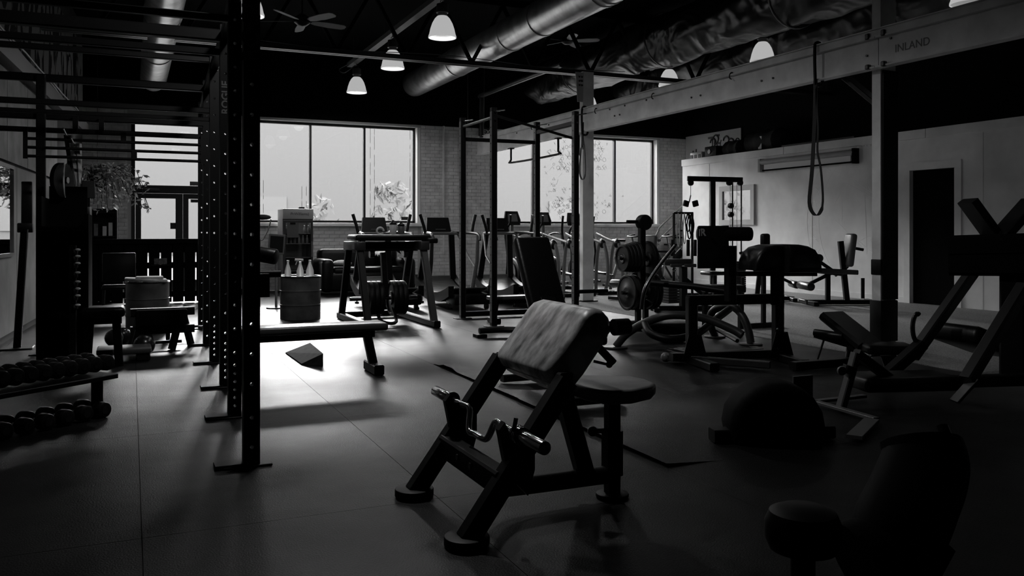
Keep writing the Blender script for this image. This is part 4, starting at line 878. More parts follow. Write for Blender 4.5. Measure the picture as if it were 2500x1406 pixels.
def drum(x, y, r, h, label, mt):
    t = T('drum', label, 'drum', (x, y, 0)); ob('body', MB().lathe((x, y, 0), [(0, .002), (r, .002), (r, h*.33), (r+.008, h*.335), (r+.008, h*.35), (r, h*.355), (r, h*.66), (r+.008, h*.665), (r+.008, h*.68), (r, h*.685), (r, h-.01), (r+.01, h), (r-.01, h), (r-.02, h-.01), (0, h-.01)], 36), mt, t)
    ob('rim', MB().tube([(x+r*math.cos(a*.2244), y+r*math.sin(a*.2244), h) for a in range(28)], .012, 6, closed=True), dchrome, t); return t
drm = mat('drum_paint', .09, .4, noise=.5, nscale=5)
g = G(650, 775); drum(2.02+.1, 11.85, .27, .58, 'grey metal drum with spray bottles standing on it, beside the lettered upright', drm)
clearp = mat('clear_plastic', .85, .35); clearp.node_tree.nodes['Principled BSDF'].inputs['Transmission Weight'].default_value = .6
def spray(x, y, z, label, s=1.0, trig=True):
    t = T('spray_bottle', label, 'bottle', (x, y, z)); ob('body', MB().lathe((x, y, z), [(0, 0), (.048*s, 0), (.05*s, .02), (.046*s, .08), (.018*s, .17), (.015*s, .2), (0, .2)], 16), clearp, t)
    if trig: ob('trigger', MB().bar((x-.07, y, z+.225), (x+.04, y, z+.22), .03), white, t); ob('lever', MB().bar((x-.04, y, z+.21), (x-.06, y, z+.16), .012), white, t)
    else: ob('cap', MB().cyl((x, y, z+.2), (x, y, z+.22), .018, 10), white, t)
spray(2.09, 11.7, .585, 'spray bottle with trigger in the middle of the drum lid'); spray(2.23, 11.75, .585, 'taller clear bottle right of the trigger bottle on the drum', 1.1, False); spray(1.93, 11.72, .585, 'clear bottle at the drum edge next to the upright', .9, False)
drum(.18, 11.0, .24, .60, 'dark drum with a towel draped on its lid before the slatted fence', drm)
tw = T('towel', 'folded pale towel on the lid of the drum near the fence', 'towel', (.18, 11, .6)); ob('fabric', MB().rbox((.16, 10.95, .625), (.46, .34, .035), .015, 2, Matrix.Rotation(.05, 3, 'Y')), cloth, tw); ob('fold', MB().rbox((.2, 10.93, .65), (.3, .26, .03), .012, 2), cloth, tw)
# sofa
sf = T('sofa', 'black leather sofa against the brick wall under the window', 'sofa', (4.2, 16.6, 0))
ob('base', MB().rbox((4.15, 16.35, .24), (1.55, .8, .36), .06, 3), vinyl, sf); ob('backrest', MB().rbox((4.15, 16.9, .5), (1.6, .32, .7), .09, 3), vinyl, sf)
for xx in (3.36, 4.96): ob('armrest', MB().rbox((xx, 16.4, .36), (.24, .95, .62), .08, 3), vinyl, sf)
ob('seat_cushion', MB().rbox((4.15, 16.3, .44), (1.35, .66, .14), .05, 3), vinyl, sf)
th = T('throw_blanket', 'pale striped throw hanging over the sofa arm', 'blanket', (4.7, 16.3, .5)); m = MB(); vs = []; n = 14
for i in range(n+1):
    for j in range(9):
        u = i/n; v = j/8; vs.append((4.42+.55*u, 15.98+.75*v-.1*u, .68+.32*math.sin(math.pi*min(1, u*1.15)*.62+.15)+.025*math.sin(v*22)-.2*u*u))
m.add(vs, [(i*9+j, i*9+j+1, (i+1)*9+j+1, (i+1)*9+j) for i in range(n) for j in range(8)]); bl = ob('fabric', m, cloth, th); md = bl.modifiers.new('thickness', 'SOLIDIFY'); md.thickness = .02
tl = T('folded_towels', 'crumpled pale towels on the left end of the sofa', 'towel', (3.6, 16.1, .5)); ob('fabric', MB().ball((3.66, 16.1, .585), .19, 14, (1.0, .9, .35)), cloth, tl)


# ------------------------------------------------------------------ right side
def disc_foot(t, p, r=.1): return ob('foot', MB().cyl((p[0], p[1], .001), (p[0], p[1], .018), r, 24, bev=.005), steelg, t)
# plate tree
px_, py_ = 5.95, 9.25
ptx = T('plate_tree', 'black upright plate tree loaded with round weight plates', 'plate rack', (px_, py_, 0))
for dx in (-.07, .07): ob('post', MB().bar((px_+dx, py_+dx*.3, .03), (px_+dx, py_+dx*.3, .32), .065), steel, ptx)
ob('column', MB().bar((px_, py_, .30), (px_, py_, 1.36), .08), steel, ptx); ob('top_cap', MB().cyl((px_+.03, py_-.06, 1.31), (px_+.03, py_+.06, 1.31), .10, 24, bev=.02), rubber, ptx)
ob('handle', MB().cyl((px_-.22, py_, 1.32), (px_, py_, 1.32), .02, 10), rubber, ptx)
ob('base_bar', MB().bar((px_-.75, py_+.35, .03), (px_+.4, py_-.25, .03), .1, .05), steel, ptx)
for i, (z_, n, ln) in enumerate(((.86, 5, .34), (.42, 3, .3))):
    ob('peg', MB().cyl((px_-ln, py_, z_), (px_+.26, py_, z_), .024, 12), dchrome, ptx)
wn = ('against the post', 'second out', 'third out', 'fourth out', 'outermost')
e_ = Vector((.97, -.24, 0))
for k in range(5): plate((px_-.10-.045*k, py_, .87-.004*k), (1, 0, 0), .20-.008*k, .038, 'iron plate on the left upper peg of the plate tree, '+wn[k], 'plates on the plate tree')
plate((px_+.09, py_, .84), (1, 0, 0), .235, .05, 'large rubber plate on the right upper peg of the plate tree', 'plates on the plate tree', rubber)
plate((px_-.13, py_, .42), (1, 0, 0), .225, .05, 'rubber plate on the lower left peg close to the post', 'plates on the plate tree', rubber)
plate((px_-.22, py_, .42), (1, 0, 0), .225, .03, 'spoked iron plate outermost on the lower left peg', 'plates on the plate tree')
for k in range(2): plate((px_+.08+.07*k, py_, .43), (1, 0, 0), .235, .055, 'rubber plate on the lower right peg, '+('inner one' if k == 0 else 'outer one'), 'plates on the plate tree', rubber)
# curved tube press machine (platform of bent tubes)
cm = T('curved_lever_machine', 'lever machine of thick curved black tubes on round feet, right of the preacher bench', 'machine', (5.3, 7.6, 0))
A0 = G(1503, 850); B0 = G(1745, 823); C0 = G(1833, 842)
tube1 = [A0+Vector((0, 0, .02)), PD(1530, 815, 8.7), PD(1575, 788, 8.6), PD(1625, 771, 8.5), PD(1680, 771, 8.45), PD(1730, 780, 8.4), PD(1790, 805, 8.3), PD(1812, 818, 8.25)]
ob('front_tube', MB().tube(spl(tube1, 6), .042, 12), steelg, cm)
ob('lower_tube', MB().tube(spl([PD(1575, 790, 8.5), PD(1590, 815, 8.3), PD(1640, 828, 8.2), PD(1700, 815, 8.3), PD(1740, 785, 8.6), PD(1780, 755, 8.9)], 6), .038, 12), steel, cm)
ob('rear_arch', MB().tube(spl([B0+Vector((0, 0, .02)), PD(1737, 800, 9.5), PD(1735, 770, 9.4), PD(1752, 752, 9.3), PD(1790, 750, 9.15), PD(1815, 775, 9.05), PD(1828, 810, 9.0), C0+Vector((0, 0, .02))], 6), .042, 12), steelg, cm)
ob('arch_brace', MB().tube([B0+Vector((0, 0, .1)), PD(1800, 832, 9.0)], .022, 8), steel, cm)
for p in (A0, B0, C0): disc_foot(cm, p, .12)
ob('motor_cover', MB().rbox(PD(1630, 800, 8.8), (.5, .3, .12), .04, 3, Matrix.Rotation(-.3, 3, 'Z')), plastic, cm)
ob('long_lever', MB().tube(spl([PD(1566, 755, 8.9), PD(1575, 705, 8.9), PD(1605, 655, 8.95), PD(1648, 600, 9.0)], 5), .022, 10), dchrome, cm)
ob('cross_lever', MB().tube([PD(1590, 690, 9.2), PD(1700, 700, 9.0), PD(1800, 715, 8.8)], .035, 10), steel, cm)
g = G(1640, 835)
kf = T('roller_cushion', 'shiny black cushion lying under the curved tubes', 'cushion', (g.x, g.y, 0)); ob('pad', MB().rbox((5.05, 7.95, .16), (.42, .22, .11), .05, 3, Matrix.Rotation(-.35, 3, 'Z')), mat('glossy_vinyl', .012, .15), cm) ; ob('foam', MB().rbox((g.x, g.y, .05), (.3, .2, .09), .04, 3), vinyl, kf)
# pad machine with emblem plate
gh = T('glute_ham_bench', 'black square tube bench with emblem plate, round rollers and two domed pads', 'bench', (5.0, 6.3, 0))
ga, gb = Vector((4.62, 6.36, 0)), Vector((5.47, 6.2, 0)); ed = (gb-ga).normalized(); en = Vector((-ed.y, ed.x, 0))
for p in (ga, gb):
    ob('post', MB().bar(p+Vector((0, 0, .06)), p+Vector((0, 0, .60 if p is ga else .80)), .09, .09, ed), steel, gh)
    ob('gusset', MB().prism([(-.12, 0), (.12, 0), (.06, .22), (-.06, .22)], p+Vector((0, -.05, .05)), ed, (0, 0, 1), .008), steel, gh)
    ob('base_bar', MB().bar(p-en*.45+Vector((0, 0, .04)), p+en*.45+Vector((0, 0, .04)), .09, .07), steel, gh)
ob('top_beam', MB().bar(ga+Vector((-.02, 0, .575))-ed*.02, gb+Vector((0, 0, .575))+ed*.04, .09, .09), steel, gh); ob('base_beam', MB().bar(ga+Vector((0, 0, .07))-ed*.2, gb+Vector((0, 0, .07))+ed*.1, .09, .07), steel, gh)
for z_ in (.12, .3, .5): ob('bolt', MB().cyl(gb+Vector((-.05, -.05, z_)), gb+Vector((-.05, -.065, z_)), .012, 6), dchrome, gh)
text('lettering', 'ROGUE', .10, gb+Vector((0, -.0475, .42)), (0, 0, 1), (-1, 0, 0), MATS['dim_lettering'], gh, th=.0006, bold=.002)
qx = PD(1741, 603, 7.4)
ep = MB().prism([(-.146, -.185), (.146, -.185), (.146, .185), (-.135, .185), (-.146, .174)], qx, ed, (0, 0, 1), .014); pl = ob('emblem_plate', ep, plastic, gh)
text('emblem', 'R', .085, qx-ed*.10+Vector((0, 0, .125))-en*.0085, ed, (0, 0, 1), wletter, pl, th=.0006, bold=.003); 
ob('emblem_bar', MB().bar(qx-ed*.133+Vector((0, 0, .095))-en*.009, qx-ed*.133+Vector((0, 0, .155))-en*.009, .009, .002), wletter, pl)
for dz_ in (.07, -.13): ob('bolt', MB().cyl(qx-ed*.02+Vector((0, 0, dz_))-en*.007, qx-ed*.02+Vector((0, 0, dz_))-en*.02, .014, 6), dchrome, pl)
ob('plate_post', MB().bar(PD(1783, 735, 7.5), PD(1783, 600, 7.5), .085), steel, gh)
for yy, rr in ((571, .062),): ob('roller', MB().cyl(PD(1700, yy, 7.5)+Vector((0, 0, 0)), PD(1838, yy, 7.45), rr, 24, bev=.03), vinyl, gh)
ob('roller', MB().cyl(PD(1705, 640, 7.6), PD(1790, 642, 7.6), .05, 20, bev=.02), vinyl, gh)
dome = [(-.1, -.0), (.2, 0), (.2, .10), (.185, .16), (.15, .205), (.09, .235), (0, .245), (-.1, .245)]
for (pxa, pxb, s) in ((1818, 1900, -1), (1895, 1988, 1)):
    c = PD((pxa+pxb)/2, 664, 7.3); w2 = (pxb-pxa)/2080*7.3/2
    pr_ = []
    for i in range(13):
        a = math.pi*i/12; pr_.append((w2*1.06*math.cos(a), .235*math.sin(a)**.75))
    if s > 0: pr_ = [(-w2, .0), (w2, .0), (w2*.98, .07), (w2*.85, .14), (w2*.6, .195), (w2*.2, .225), (-w2*.3, .238), (-w2, .238)]
    else: pr_ = [(-w2, .02), (w2, .0), (w2, .235), (w2*.3, .235), (-w2*.3, .215), (-w2*.7, .17), (-w2*.95, .1)]
    ob('domed_pad', MB().rprism(pr_, c, ed, (0, 0, 1), .34, .045), vinyl, gh)
ob('pad_arm', MB().bar(PD(1800, 668, 7.4), PD(1992, 668, 7.4), .07, .04), steel, gh); ob('adjust_arm', MB().bar(PD(1890, 655, 7.4), PD(2090, 665, 9.0), .05, .05), steel, gh)
ob('pad_post', MB().bar(PD(1893, 740, 7.6), PD(1893, 655, 7.5), .085), steel, gh)
# low sled with wheels beside it
for q in (gh,):
    a = G(1625, 885); b = G(1860, 870); c = G(1880, 905)
    for u_, v_ in ((a, b), (a, c)): ob('low_rail', MB().bar(u_+Vector((0, 0, .05)), v_+Vector((0, 0, .05)), .06), steelg, q)
    ob('end_cap', MB().ball(a+Vector((0, 0, .05)), .045, 12), gplastic, q)
# cable tower in front of the partition
ct = T('cable_tower', 'tall black lat pulldown cable tower before the framed mirror', 'machine', (9.66, 12.66, 0))
c0 = Vector((9.66, 12.66, 0)); ex_ = Vector((.913, -.408, 0))
ob('mast', MB().bar(c0+Vector((0, 0, .02)), c0+Vector((0, 0, 2.13)), .09, .09, ex_), steel, ct)
ob('top_arm', MB().bar(c0-ex_*.46+Vector((0, 0, 2.155)), c0+ex_*.54+Vector((0, 0, 2.13)), .07, .09), steel, ct)
for d in (-.40, .3, .5): ob('pulley', MB().cyl(c0+ex_*d+Vector((0, -.02, 2.08)), c0+ex_*d+Vector((0, .02, 2.08)), .055, 16), plastic, ct)
for d in (.36, .52): ob('guide_rod', MB().cyl(c0+ex_*d+Vector((0, 0, .1)), c0+ex_*d+Vector((0, 0, 2.1)), .014, 8), dchrome, ct)
for d in (.30, .42): ob('cable', MB().cyl(c0+ex_*d+Vector((0, -.03, .5)), c0+ex_*d+Vector((0, -.03, 2.07)), .004, 5), rubber, ct)
ob('cable', MB().cyl(c0-ex_*.40+Vector((0, 0, 1.84)), c0-ex_*.40+Vector((0, 0, 2.05)), .005, 5), dchrome, ct)
for z_ in (1.5, 1.66): ob('pulley_block', MB().cyl(c0+ex_*.33+Vector((0, -.03, z_)), c0+ex_*.33+Vector((0, .03, z_)), .05, 14), plastic, ct)
hd_ = T('grip_handle', 'v shaped black handle hanging from the cable tower', 'handle', c0-ex_*.4+Vector((0, 0, 1.7)))
ob('strap', MB().tube([c0-ex_*.40+Vector((0, 0, 1.85)), c0-ex_*.43+Vector((0, 0, 1.72))], .012, 6), lsteel, hd_)
for s in (-1, 1): ob('grip', MB().rbox(c0-ex_*(.40+s*.085)+Vector((0, 0, 1.70)), (.11, .05, .11), .012, 2, Matrix.Rotation(.25*s, 3, 'Y')), rubber, hd_)
stk = MB()
for k in range(14): ob('weight_slab', MB().rbox(c0+ex_*.44+Vector((0, 0, .18+.035*k)), (.30, .12, .031), .003, 1, Matrix.Rotation(-.42, 3, 'Z')), iron, ct)
ob('seat', MB().rbox(c0-ex_*.2+Vector((-.1, -.5, .46)), (.4, .32, .07), .03, 3), vinyl, ct); ob('seat_post', MB().bar(c0-ex_*.2+Vector((-.1, -.5, .02)), c0-ex_*.2+Vector((-.1, -.5, .43)), .07), steel, ct)
ob('base', MB().bar(c0+ex_*.55+Vector((0, 0, .04)), c0-ex_*.5+Vector((0, 0, .04)), .1, .07), steel, ct)
# band stand
bs = T('band_stand', 'rack hung with loops of exercise bands in front of the stairs', 'rack', PD(1660, 640, 15.2)); q0 = PD(1645, 520, 14.6); q1 = PD(1690, 520, 14.6)
for q in (q0, q1): ob('post', MB().bar((q.x, q.y, .01), (q.x, q.y, q.z), .035), steel, bs)
ob('top_bar', MB().bar(q0, q1+Vector((.02, 0, 0)), .035), steel, bs)
ob('base_bar', MB().bar((q0.x-.15, q0.y, .04), (q1.x+.15, q1.y, .04), .08, .06), steel, bs)
for i, f in enumerate((.18, .36, .52, .70, .78, .9)):
    p = q0.lerp(q1, f)+Vector((0, -.03, 0)); l_ = (.55, .6, .5, .3, .42, .36)[i]; w_ = .03 if i < 3 else .05
    tag(ob('exercise_band', MB().tube(spl([p, p+Vector((w_, 0, -l_*.5)), p+Vector((w_*.5, 0, -l_)), p+Vector((-w_*.4, 0, -l_*.98)), p+Vector((-w_, 0, -l_*.5))], 4), .008 if i < 3 else .011, 6, closed=True), (white, lsteel, cloth)[i] if i < 3 else rubber), ('pale exercise band at the left end of the band stand', 'thin grey exercise band second on the band stand', 'grey cloth band third on the band stand', 'short dark band in the knot at the right of the band stand', 'long dark band hanging at the right of the band stand', 'dark band at the far right end of the band stand')[i], 'band')
# weight machine cluster between
def seatmachine(c, rot, label, name='seated_machine', s=1.0, backp=True, roll=True):
    t = T(name, label, 'machine', (0, 0, 0))
    ob('base_rail', MB().bar((-.55, 0, .045), (.6, 0, .045), .08, .07), steel, t)
    for xx in (-.5, .55): ob('base_bar', MB().bar((xx, -.35, .04), (xx, .35, .04), .08, .06), steel, t)
    ob('main_post', MB().bar((.1, 0, .06), (.0, 0, 1.0), .08), steel, t)
    ob('seat', MB().rbox((-.22, 0, .52), (.42, .34, .08), .03, 3, Matrix.Rotation(.12, 3, 'Y')), vinyl, t); ob('seat_post', MB().bar((-.2, 0, .06), (-.2, 0, .48), .07), steel, t)
    if backp: ob('backrest', MB().rbox((.14, 0, .86), (.10, .30, .52), .04, 3, Matrix.Rotation(.12, 3, 'Y')), mat('pad_grey', .10, .4), t)
    if roll:
        for z_, xx in ((.74, -.42), (.30, -.55)):
            ob('roller', MB().cyl((xx, -.26, z_), (xx, .26, z_), .065, 20, bev=.02), mat('roller_foam', .02, .3), t); ob('roller_arm', MB().bar((xx, 0, z_), (-.1, 0, .52), .05), steel, t)
    ob('lever', MB().tube(spl([(.05, .2, .95), (.2, .26, .8), (.22, .26, .6), (.0, .22, .45)], 4), .025, 10), steel, t)
    ob('grip', MB().cyl((.22, .2, .90), (.44, .2, .86), .024, 10), rubber, t)
    ob('weight_horn', MB().cyl((.35, 0, .1), (.35, 0, .42), .028, 12), steel, t)
    t.location = Vector(c); t.rotation_euler = (0, 0, rot); t.scale = (s, s, s); return t
seatmachine(G(2052, 745)+Vector((0, 0, .006)), -.42+math.radians(0), 'leg machine with pale backrest and dark rollers by the chalk drawing', 'leg_machine', 1.03)
seatmachine(Vector((8.15, 12.6, .006)), .3, 'dark seated machine with levers before the stairs', 'chest_machine', 1.0, True, True)
seatmachine(Vector((9.9, 11.6, .006)), 2.6, 'low dark seated machine between cable tower and domed pads', 'row_machine', .95, False, True)
# dumbbell posts with twin uprights left of the emblem plate
dw = T('press_machine', 'dark press machine with twin short posts and padded beam left of the emblem plate', 'machine', (7.7, 11.2, .006))
b0 = PD(1655, 640, 12.8)
ob('padded_beam', MB().rbox(b0, (.42, .12, .10), .02, 2, Matrix.Rotation(-.42, 3, 'Z')), steelg, dw)
for px in (1641, 1680, 1697): 
    p = PD(px, 625, 12.8); q = PD(px, 585, 12.8); ob('grip_post', MB().cyl(p, q, .026, 12, bev=.006), rubber, dw)
for px in (1650, 1685): ob('pad', MB().rbox(PD(px, 648, 12.7), (.17, .1, .05), .01, 2, Matrix.Rotation(-.42, 3, 'Z')), steelg, dw)
pm_ = PD(1668, 650, 12.8); ob('main_post', MB().bar((pm_.x, pm_.y, .02), (pm_.x, pm_.y, pm_.z), .1), steel, dw); ob('brace', MB().bar((pm_.x+.5, pm_.y-.2, .05), (pm_.x, pm_.y, .5), .07), steel, dw)
ob('base', MB().bar((pm_.x-.45, pm_.y+.2, .045), (pm_.x+.6, pm_.y-.26, .045), .09, .07), steel, dw); ob('base_bar', MB().bar((pm_.x-.6, pm_.y-.2, .05), (pm_.x-.2, pm_.y+.5, .05), .08, .06), steel, dw)
ob('hand_wheel', MB().tube(arc(PD(1646, 657, 12.6), .03, 0, 360, 14)[:-1], .008, 6, closed=True), dchrome, dw)
for k in range(8): ob('weight_slab', MB().rbox((pm_.x-.25, pm_.y, .15+.04*k), (.2, .26, .035), .004, 1), iron, dw)
# second low bench behind the frame
lb_ = T('low_bench', 'low black bench with block headrest seen under the emblem plate bench', 'bench', PD(1760, 700, 9.6)); p = PD(1765, 695, 10.4)
ob('pad', MB().rbox((p.x, p.y, .50), (.5, .28, .09), .02, 2, Matrix.Rotation(-.42, 3, 'Z')), vinyl, lb_)
for s in (-.2, .2): ob('leg', MB().bar((p.x+s, p.y-s*.44, .006), (p.x+s, p.y-s*.44, .46), .06), steel, lb_)
ob('brace', MB().bar((p.x-.2, p.y+.09, .03), (p.x+.2, p.y-.09, .46), .04), lsteel, lb_)
bp_ = T('posted_backrest', 'small dark backrest standing above the domed pads', 'bench', PD(1868, 640, 10.5)); p = PD(1868, 592, 10.5)
ob('pad', MB().rbox(p, (.12, .08, .22), .03, 3), vinyl, bp_); ob('post', MB().bar((p.x, p.y+.03, .006), (p.x, p.y+.03, p.z), .05), steel, bp_); ob('foot', MB().bar((p.x-.25, p.y+.03, .04), (p.x+.25, p.y+.03, .04), .07, .06), steel, bp_)
# incline bench on the right
i2 = T('adjustable_bench', 'black adjustable bench with raised back near the right column', 'bench', G(2080, 900))
o2 = G(2075, 905)
bk0 = PD(2030, 770, 7.6); bk1 = PD(2125, 845, 7.2)
ob('backrest', MB().bar(bk0, bk1, .28, .08, (0, 0, 1), ch=.3), vinyl, i2); ob('seat', MB().rbox(PD(2165, 850, 7.1), (.4, .3, .08), .03, 3, Matrix.Rotation(-.5, 3, 'Z')), vinyl, i2)
ob('spine', MB().bar(PD(1990, 815, 7.5), PD(2110, 850, 7.3), .08, .06), steel, i2); ob('roller', MB().cyl(PD(1988, 812, 7.5), PD(2060, 822, 7.3), .035, 16, bev=.01), vinyl, i2)
ob('pull_rod', MB().cyl(PD(2012, 828, 7.5), G(1995, 880), .01, 8), lsteel, i2)
gg = G(2075, 880); ob('post', MB().bar((gg.x, gg.y, .02), PD(2080, 845, 7.3), .08), steel, i2)
ob('base_rail', MB().bar(G(1935, 905)+Vector((0, 0, .04)), G(2180, 885)+Vector((0, 0, .04)), .09, .07), steel, i2); ob('base_bar', MB().bar(G(2150, 930)+Vector((0, 0, .04)), G(2130, 860)+Vector((0, 0, .04)), .09, .07), steel, i2)
# near right bench base: pale post with knob
nb_ = T('adjustable_stand', 'dim steel post with round knob and angled flat feet at the lower right', 'stand', G(2050, 1005))
P0 = PD(2052, 1003, 4.9); P1 = PD(2090, 862, 5.0)
f0 = G(1993, 992)
d0 = 1.2*2080/(1003-564)
P0 = PD(2052, 1000, d0); P1 = PD(2090, 862, d0+.05)
ob('post', MB().bar(P0, P1, .055, .055), mat('dim_steel', .09, .4), nb_)
kn = ob('knob', MB().lathe(PD(2055, 905, d0-.1), [(0, -.01), (.028, -.01), (.032, 0), (.028, .012), (0, .012)], 20, (-.4, -.9, 0)), gplastic, nb_); ob('sleeve', MB().bar(PD(2070, 912, d0), PD(2076, 893, d0), .075, .075), steel, nb_)
def flat(a, b, w_, z=.03, th=.02): return MB().bar(Vector((a.x, a.y, z)), Vector((b.x, b.y, z)), w_, th)
ob('base_rail', flat(G(1993, 992), G(2140, 1035), .05), MATS['dim_steel'], nb_); ob('base_rail', flat(G(1993, 990), G(2110, 977), .05), MATS['dim_steel'], nb_)
ob('foot', flat(G(2128, 1037), G(2085, 1080), .09, .03), MATS['dim_steel'], nb_); ob('foot', flat(G(1955, 985), G(1925, 1030), .08, .03), MATS['dim_steel'], nb_)
ob('cushion', MB().rbox(PD(2200, 930, d0+.2), (.7, .35, .10), .04, 3, Matrix.Rotation(-.3, 3, 'Z')), vinyl, nb_); ob('cushion_arm', MB().bar(P1, PD(2200, 945, d0+.2), .06), steel, nb_)
# big leg press at the right edge
lp = T('leg_press', 'huge dark leg press with slanted rails and v shaped footplate at the right edge', 'machine', G(2300, 900))
def PB(a, b, w_, h_=None, nm_='rail', mt=None, ud=(0, 0, 1)): return ob(nm_, MB().bar(PD(*a), PD(*b), w_, h_, ud), mt or steel, lp)
PB((2228, 870, 6.6), (2420, 600, 6.9), .085, .085, 'slant_rail', mat('rail_paint', .015, .4)); PB((2360, 930, 5.6), (2500, 700, 5.9), .085, .085, 'slant_rail', MATS['rail_paint'])
PB((2435, 590, 6.5), (2362, 490, 6.5), .22, .06, 'footplate_wing'); PB((2430, 590, 6.4), (2520, 490, 6.4), .22, .06, 'footplate_wing')
PB((2320, 600, 6.6), (2520, 595, 6.3), .26, .16, 'carriage'); PB((2320, 640, 6.6), (2520, 640, 6.3), .24, .2, 'carriage_block')
PB((2370, 488, 6.5), (2385, 520, 6.5), .05, .05, 'stop_peg'); ob('side_arc', MB().tube([PD(2240+12*math.cos(a), 800-34*math.sin(a), 6.4) for a in [1.2+.25*i for i in range(16)]], .018, 8), dchrome, lp)
PB((2470, 650, 6.4), (2470, 930, 6.2), .16, .1, 'rear_post'); PB((2230, 935, 6.2), (2530, 925, 6.0), .1, .08, 'base_rail')
ob('seat', MB().rbox(PD(2380, 830, 6.9), (.6, .5, .14), .05, 3, Matrix.Rotation(.3, 3, 'Y')), vinyl, lp); PB((2160, 920, 6.3), (2250, 840, 6.4), .09, .08, 'front_leg'); PB((2330, 980, 5.6), (2380, 925, 5.6), .10, .02, 'foot_plate', MATS['dim_steel'])
# rowing seat shape in the dark foreground right
fsd = T('curved_seat_machine', 'curved glossy black seat shell in the dark lower right corner', 'machine', G(2200, 1380))
glossb = mat('gloss_black', .002, .3, spec=.3)
sh = spl([PD(2300, 1040, 3.2), PD(2312, 1090, 3.15), PD(2285, 1170, 3.05), PD(2255, 1240, 2.95), PD(2235, 1300, 2.9), PD(2160, 1330, 2.85)], 6)
ob('shell_rim', MB().tube(sh, .022, 12), glossb, fsd); ob('shell', MB().tube([p+Vector((-.17, -.05, -.03)) for p in sh], .15, 16, flat=.6), mat('dark_shell', .001, .7, spec=.08), fsd)
ob('pedestal', MB().bar((sh[-1].x, sh[-1].y, .002), sh[-8], .2, .2), steel, fsd)
darkf = mat('dark_foam', .002, .45, spec=.12)
rs = T('rounded_stool', 'low round black cushion in the dark, its rim catching a faint light', 'stool', PD(1955, 1225, 2.7)); c = PD(1960, 1290, 2.75)
ob('cushion', MB().cyl((c.x, c.y, c.z-.08), (c.x, c.y, c.z+.07), .12, 32, bev=.05), darkf, rs); ob('stem', MB().cyl((c.x, c.y, .02), (c.x, c.y, c.z-.07), .04, 12), steel, rs); ob('foot', MB().cyl((c.x, c.y, .001), (c.x, c.y, .03), .14, 24), steel, rs)
rp = T('round_pad_machine', 'dark machine with a large rounded shroud before the right bench', 'machine', G(1930, 1060)); c = PD(1885, 1010, 4.9)
sr = MB().rprism([(.27*math.cos(a*.349), -.05+.25*math.sin(a*.349)) for a in range(18)], c, ex_, (0, 0, 1), .3, .06); ob('shroud', sr, mat('shroud', .002, .7, spec=.1), rp)
ob('pale_side', MB().b2(c.x+.25, c.x+.40, c.y+.1, c.y+.112, c.z+.02, c.z+.18), MATS['dim_steel'], rp); ob('post', MB().bar((c.x, c.y, .02), (c.x, c.y, c.z-.25), .12), steel, rp); ob('base_bar', MB().bar((c.x-.35, c.y+.1, .04), (c.x+.35, c.y-.1, .04), .1, .07), steel, rp)
text('lettering', '. .', .03, c+Vector((0, 0, 0)), (1, 0, 0), (0, 0, 1), lsteel, rp) if 0 else None
# ------------------------------------------------------------------ left side clutter
# slatted half-height fence in front of the doors
YF = 15.3
fn = T('slatted_fence', 'black half height fence of upright slats in front of the entrance doors', 'fence', (.6, YF, 0))
ob('top_rail', MB().b2(-.66, 1.75, YF-.05, YF+.05, 1.0, 1.07), blackp, fn); ob('middle_rail', MB().b2(-.66, 1.75, YF+.02, YF+.05, .58, .68), blackp, fn); ob('low_rail', MB().b2(-.66, 1.75, YF+.02, YF+.05, .1, .2), blackp, fn)
ob('head_board', MB().b2(-.66, 1.75, YF+.02, YF+.045, .84, 1.0), blackp, fn)
x = -.66; k = 0
while x < 1.72: ob('slat', MB().rbox((x+.085, YF, .5), (.165, .02, .96), .003, 1), blackp, fn); x += .185; k += 1
# plant in a hanging pot, flowers
pc = PD(238, 440, 13.5)
pl_ = T('hanging_plant', 'bushy trailing plant hanging beside the entrance', 'plant', pc)
ob('pot', MB().lathe(pc+Vector((0, 0, -.1)), [(0, 0), (.09, 0), (.13, .16), (.14, .17), (.11, .16), (0, .12)], 16), plastic, pl_); ob('hanger', MB().cyl(pc+Vector((0, 0, .05)), (pc.x, pc.y, 4.98), .004, 5), steel, pl_)
m = MB(); r = random.Random(4); st_ = MB()
for k in range(80):
    a = r.random()*6.28; el_ = r.uniform(.12, .72); z0 = .08; pts = []
    for i in range(6): u = i/5; pts.append(pc+Vector((math.cos(a)*el_*u*1.0+.12*u, math.sin(a)*el_*u*.6, .08+.22*math.sin(u*2.4)*r.uniform(.6, 1.2)-.6*u*u*r.uniform(.2, 1.2))))
    st_.tube(pts, .004, 4)
    for p in pts[1:]:
        for _ in range(3):
            d = Vector((r.uniform(-1, 1), r.uniform(-1, 1), r.uniform(-.8, .4))).normalized(); e = d.orthogonal().normalized(); l_ = r.uniform(.06, .12)
            m.add([p, p+d*l_*.5+e*l_*.22, p+d*l_, p+d*l_*.5-e*l_*.22], [(0, 1, 2, 3)])
stuff(ob('foliage', m, leafm, pl_)); stuff(ob('stems', st_, dcloth, pl_))
dp = T('small_sign_board', 'dark square sign board below the hanging plant', 'sign', PD(215, 462, 12.8)); q = PD(216, 463, 12.8); ob('board', MB().rbox(q, (.18, .04, .26), .01, 1), mat('sign_board', .025, .5), dp); ob('post', MB().bar((q.x, q.y+.04, .001), (q.x, q.y+.04, q.z+.1), .04), steel, dp)
mg = T('magazine_rack', 'dark shelf rack with pale papers by the brick pier', 'shelf', G(250, 740)); q = PD(247, 545, 14.2)
for xx in (-.23, .23): ob('side_panel', MB().b2(q.x+xx-.012, q.x+xx+.012, q.y, q.y+.3, .001, 1.58), steel, mg)
ob('back_panel', MB().b2(q.x-.22, q.x+.22, q.y+.28, q.y+.3, .01, 1.58), steel, mg)
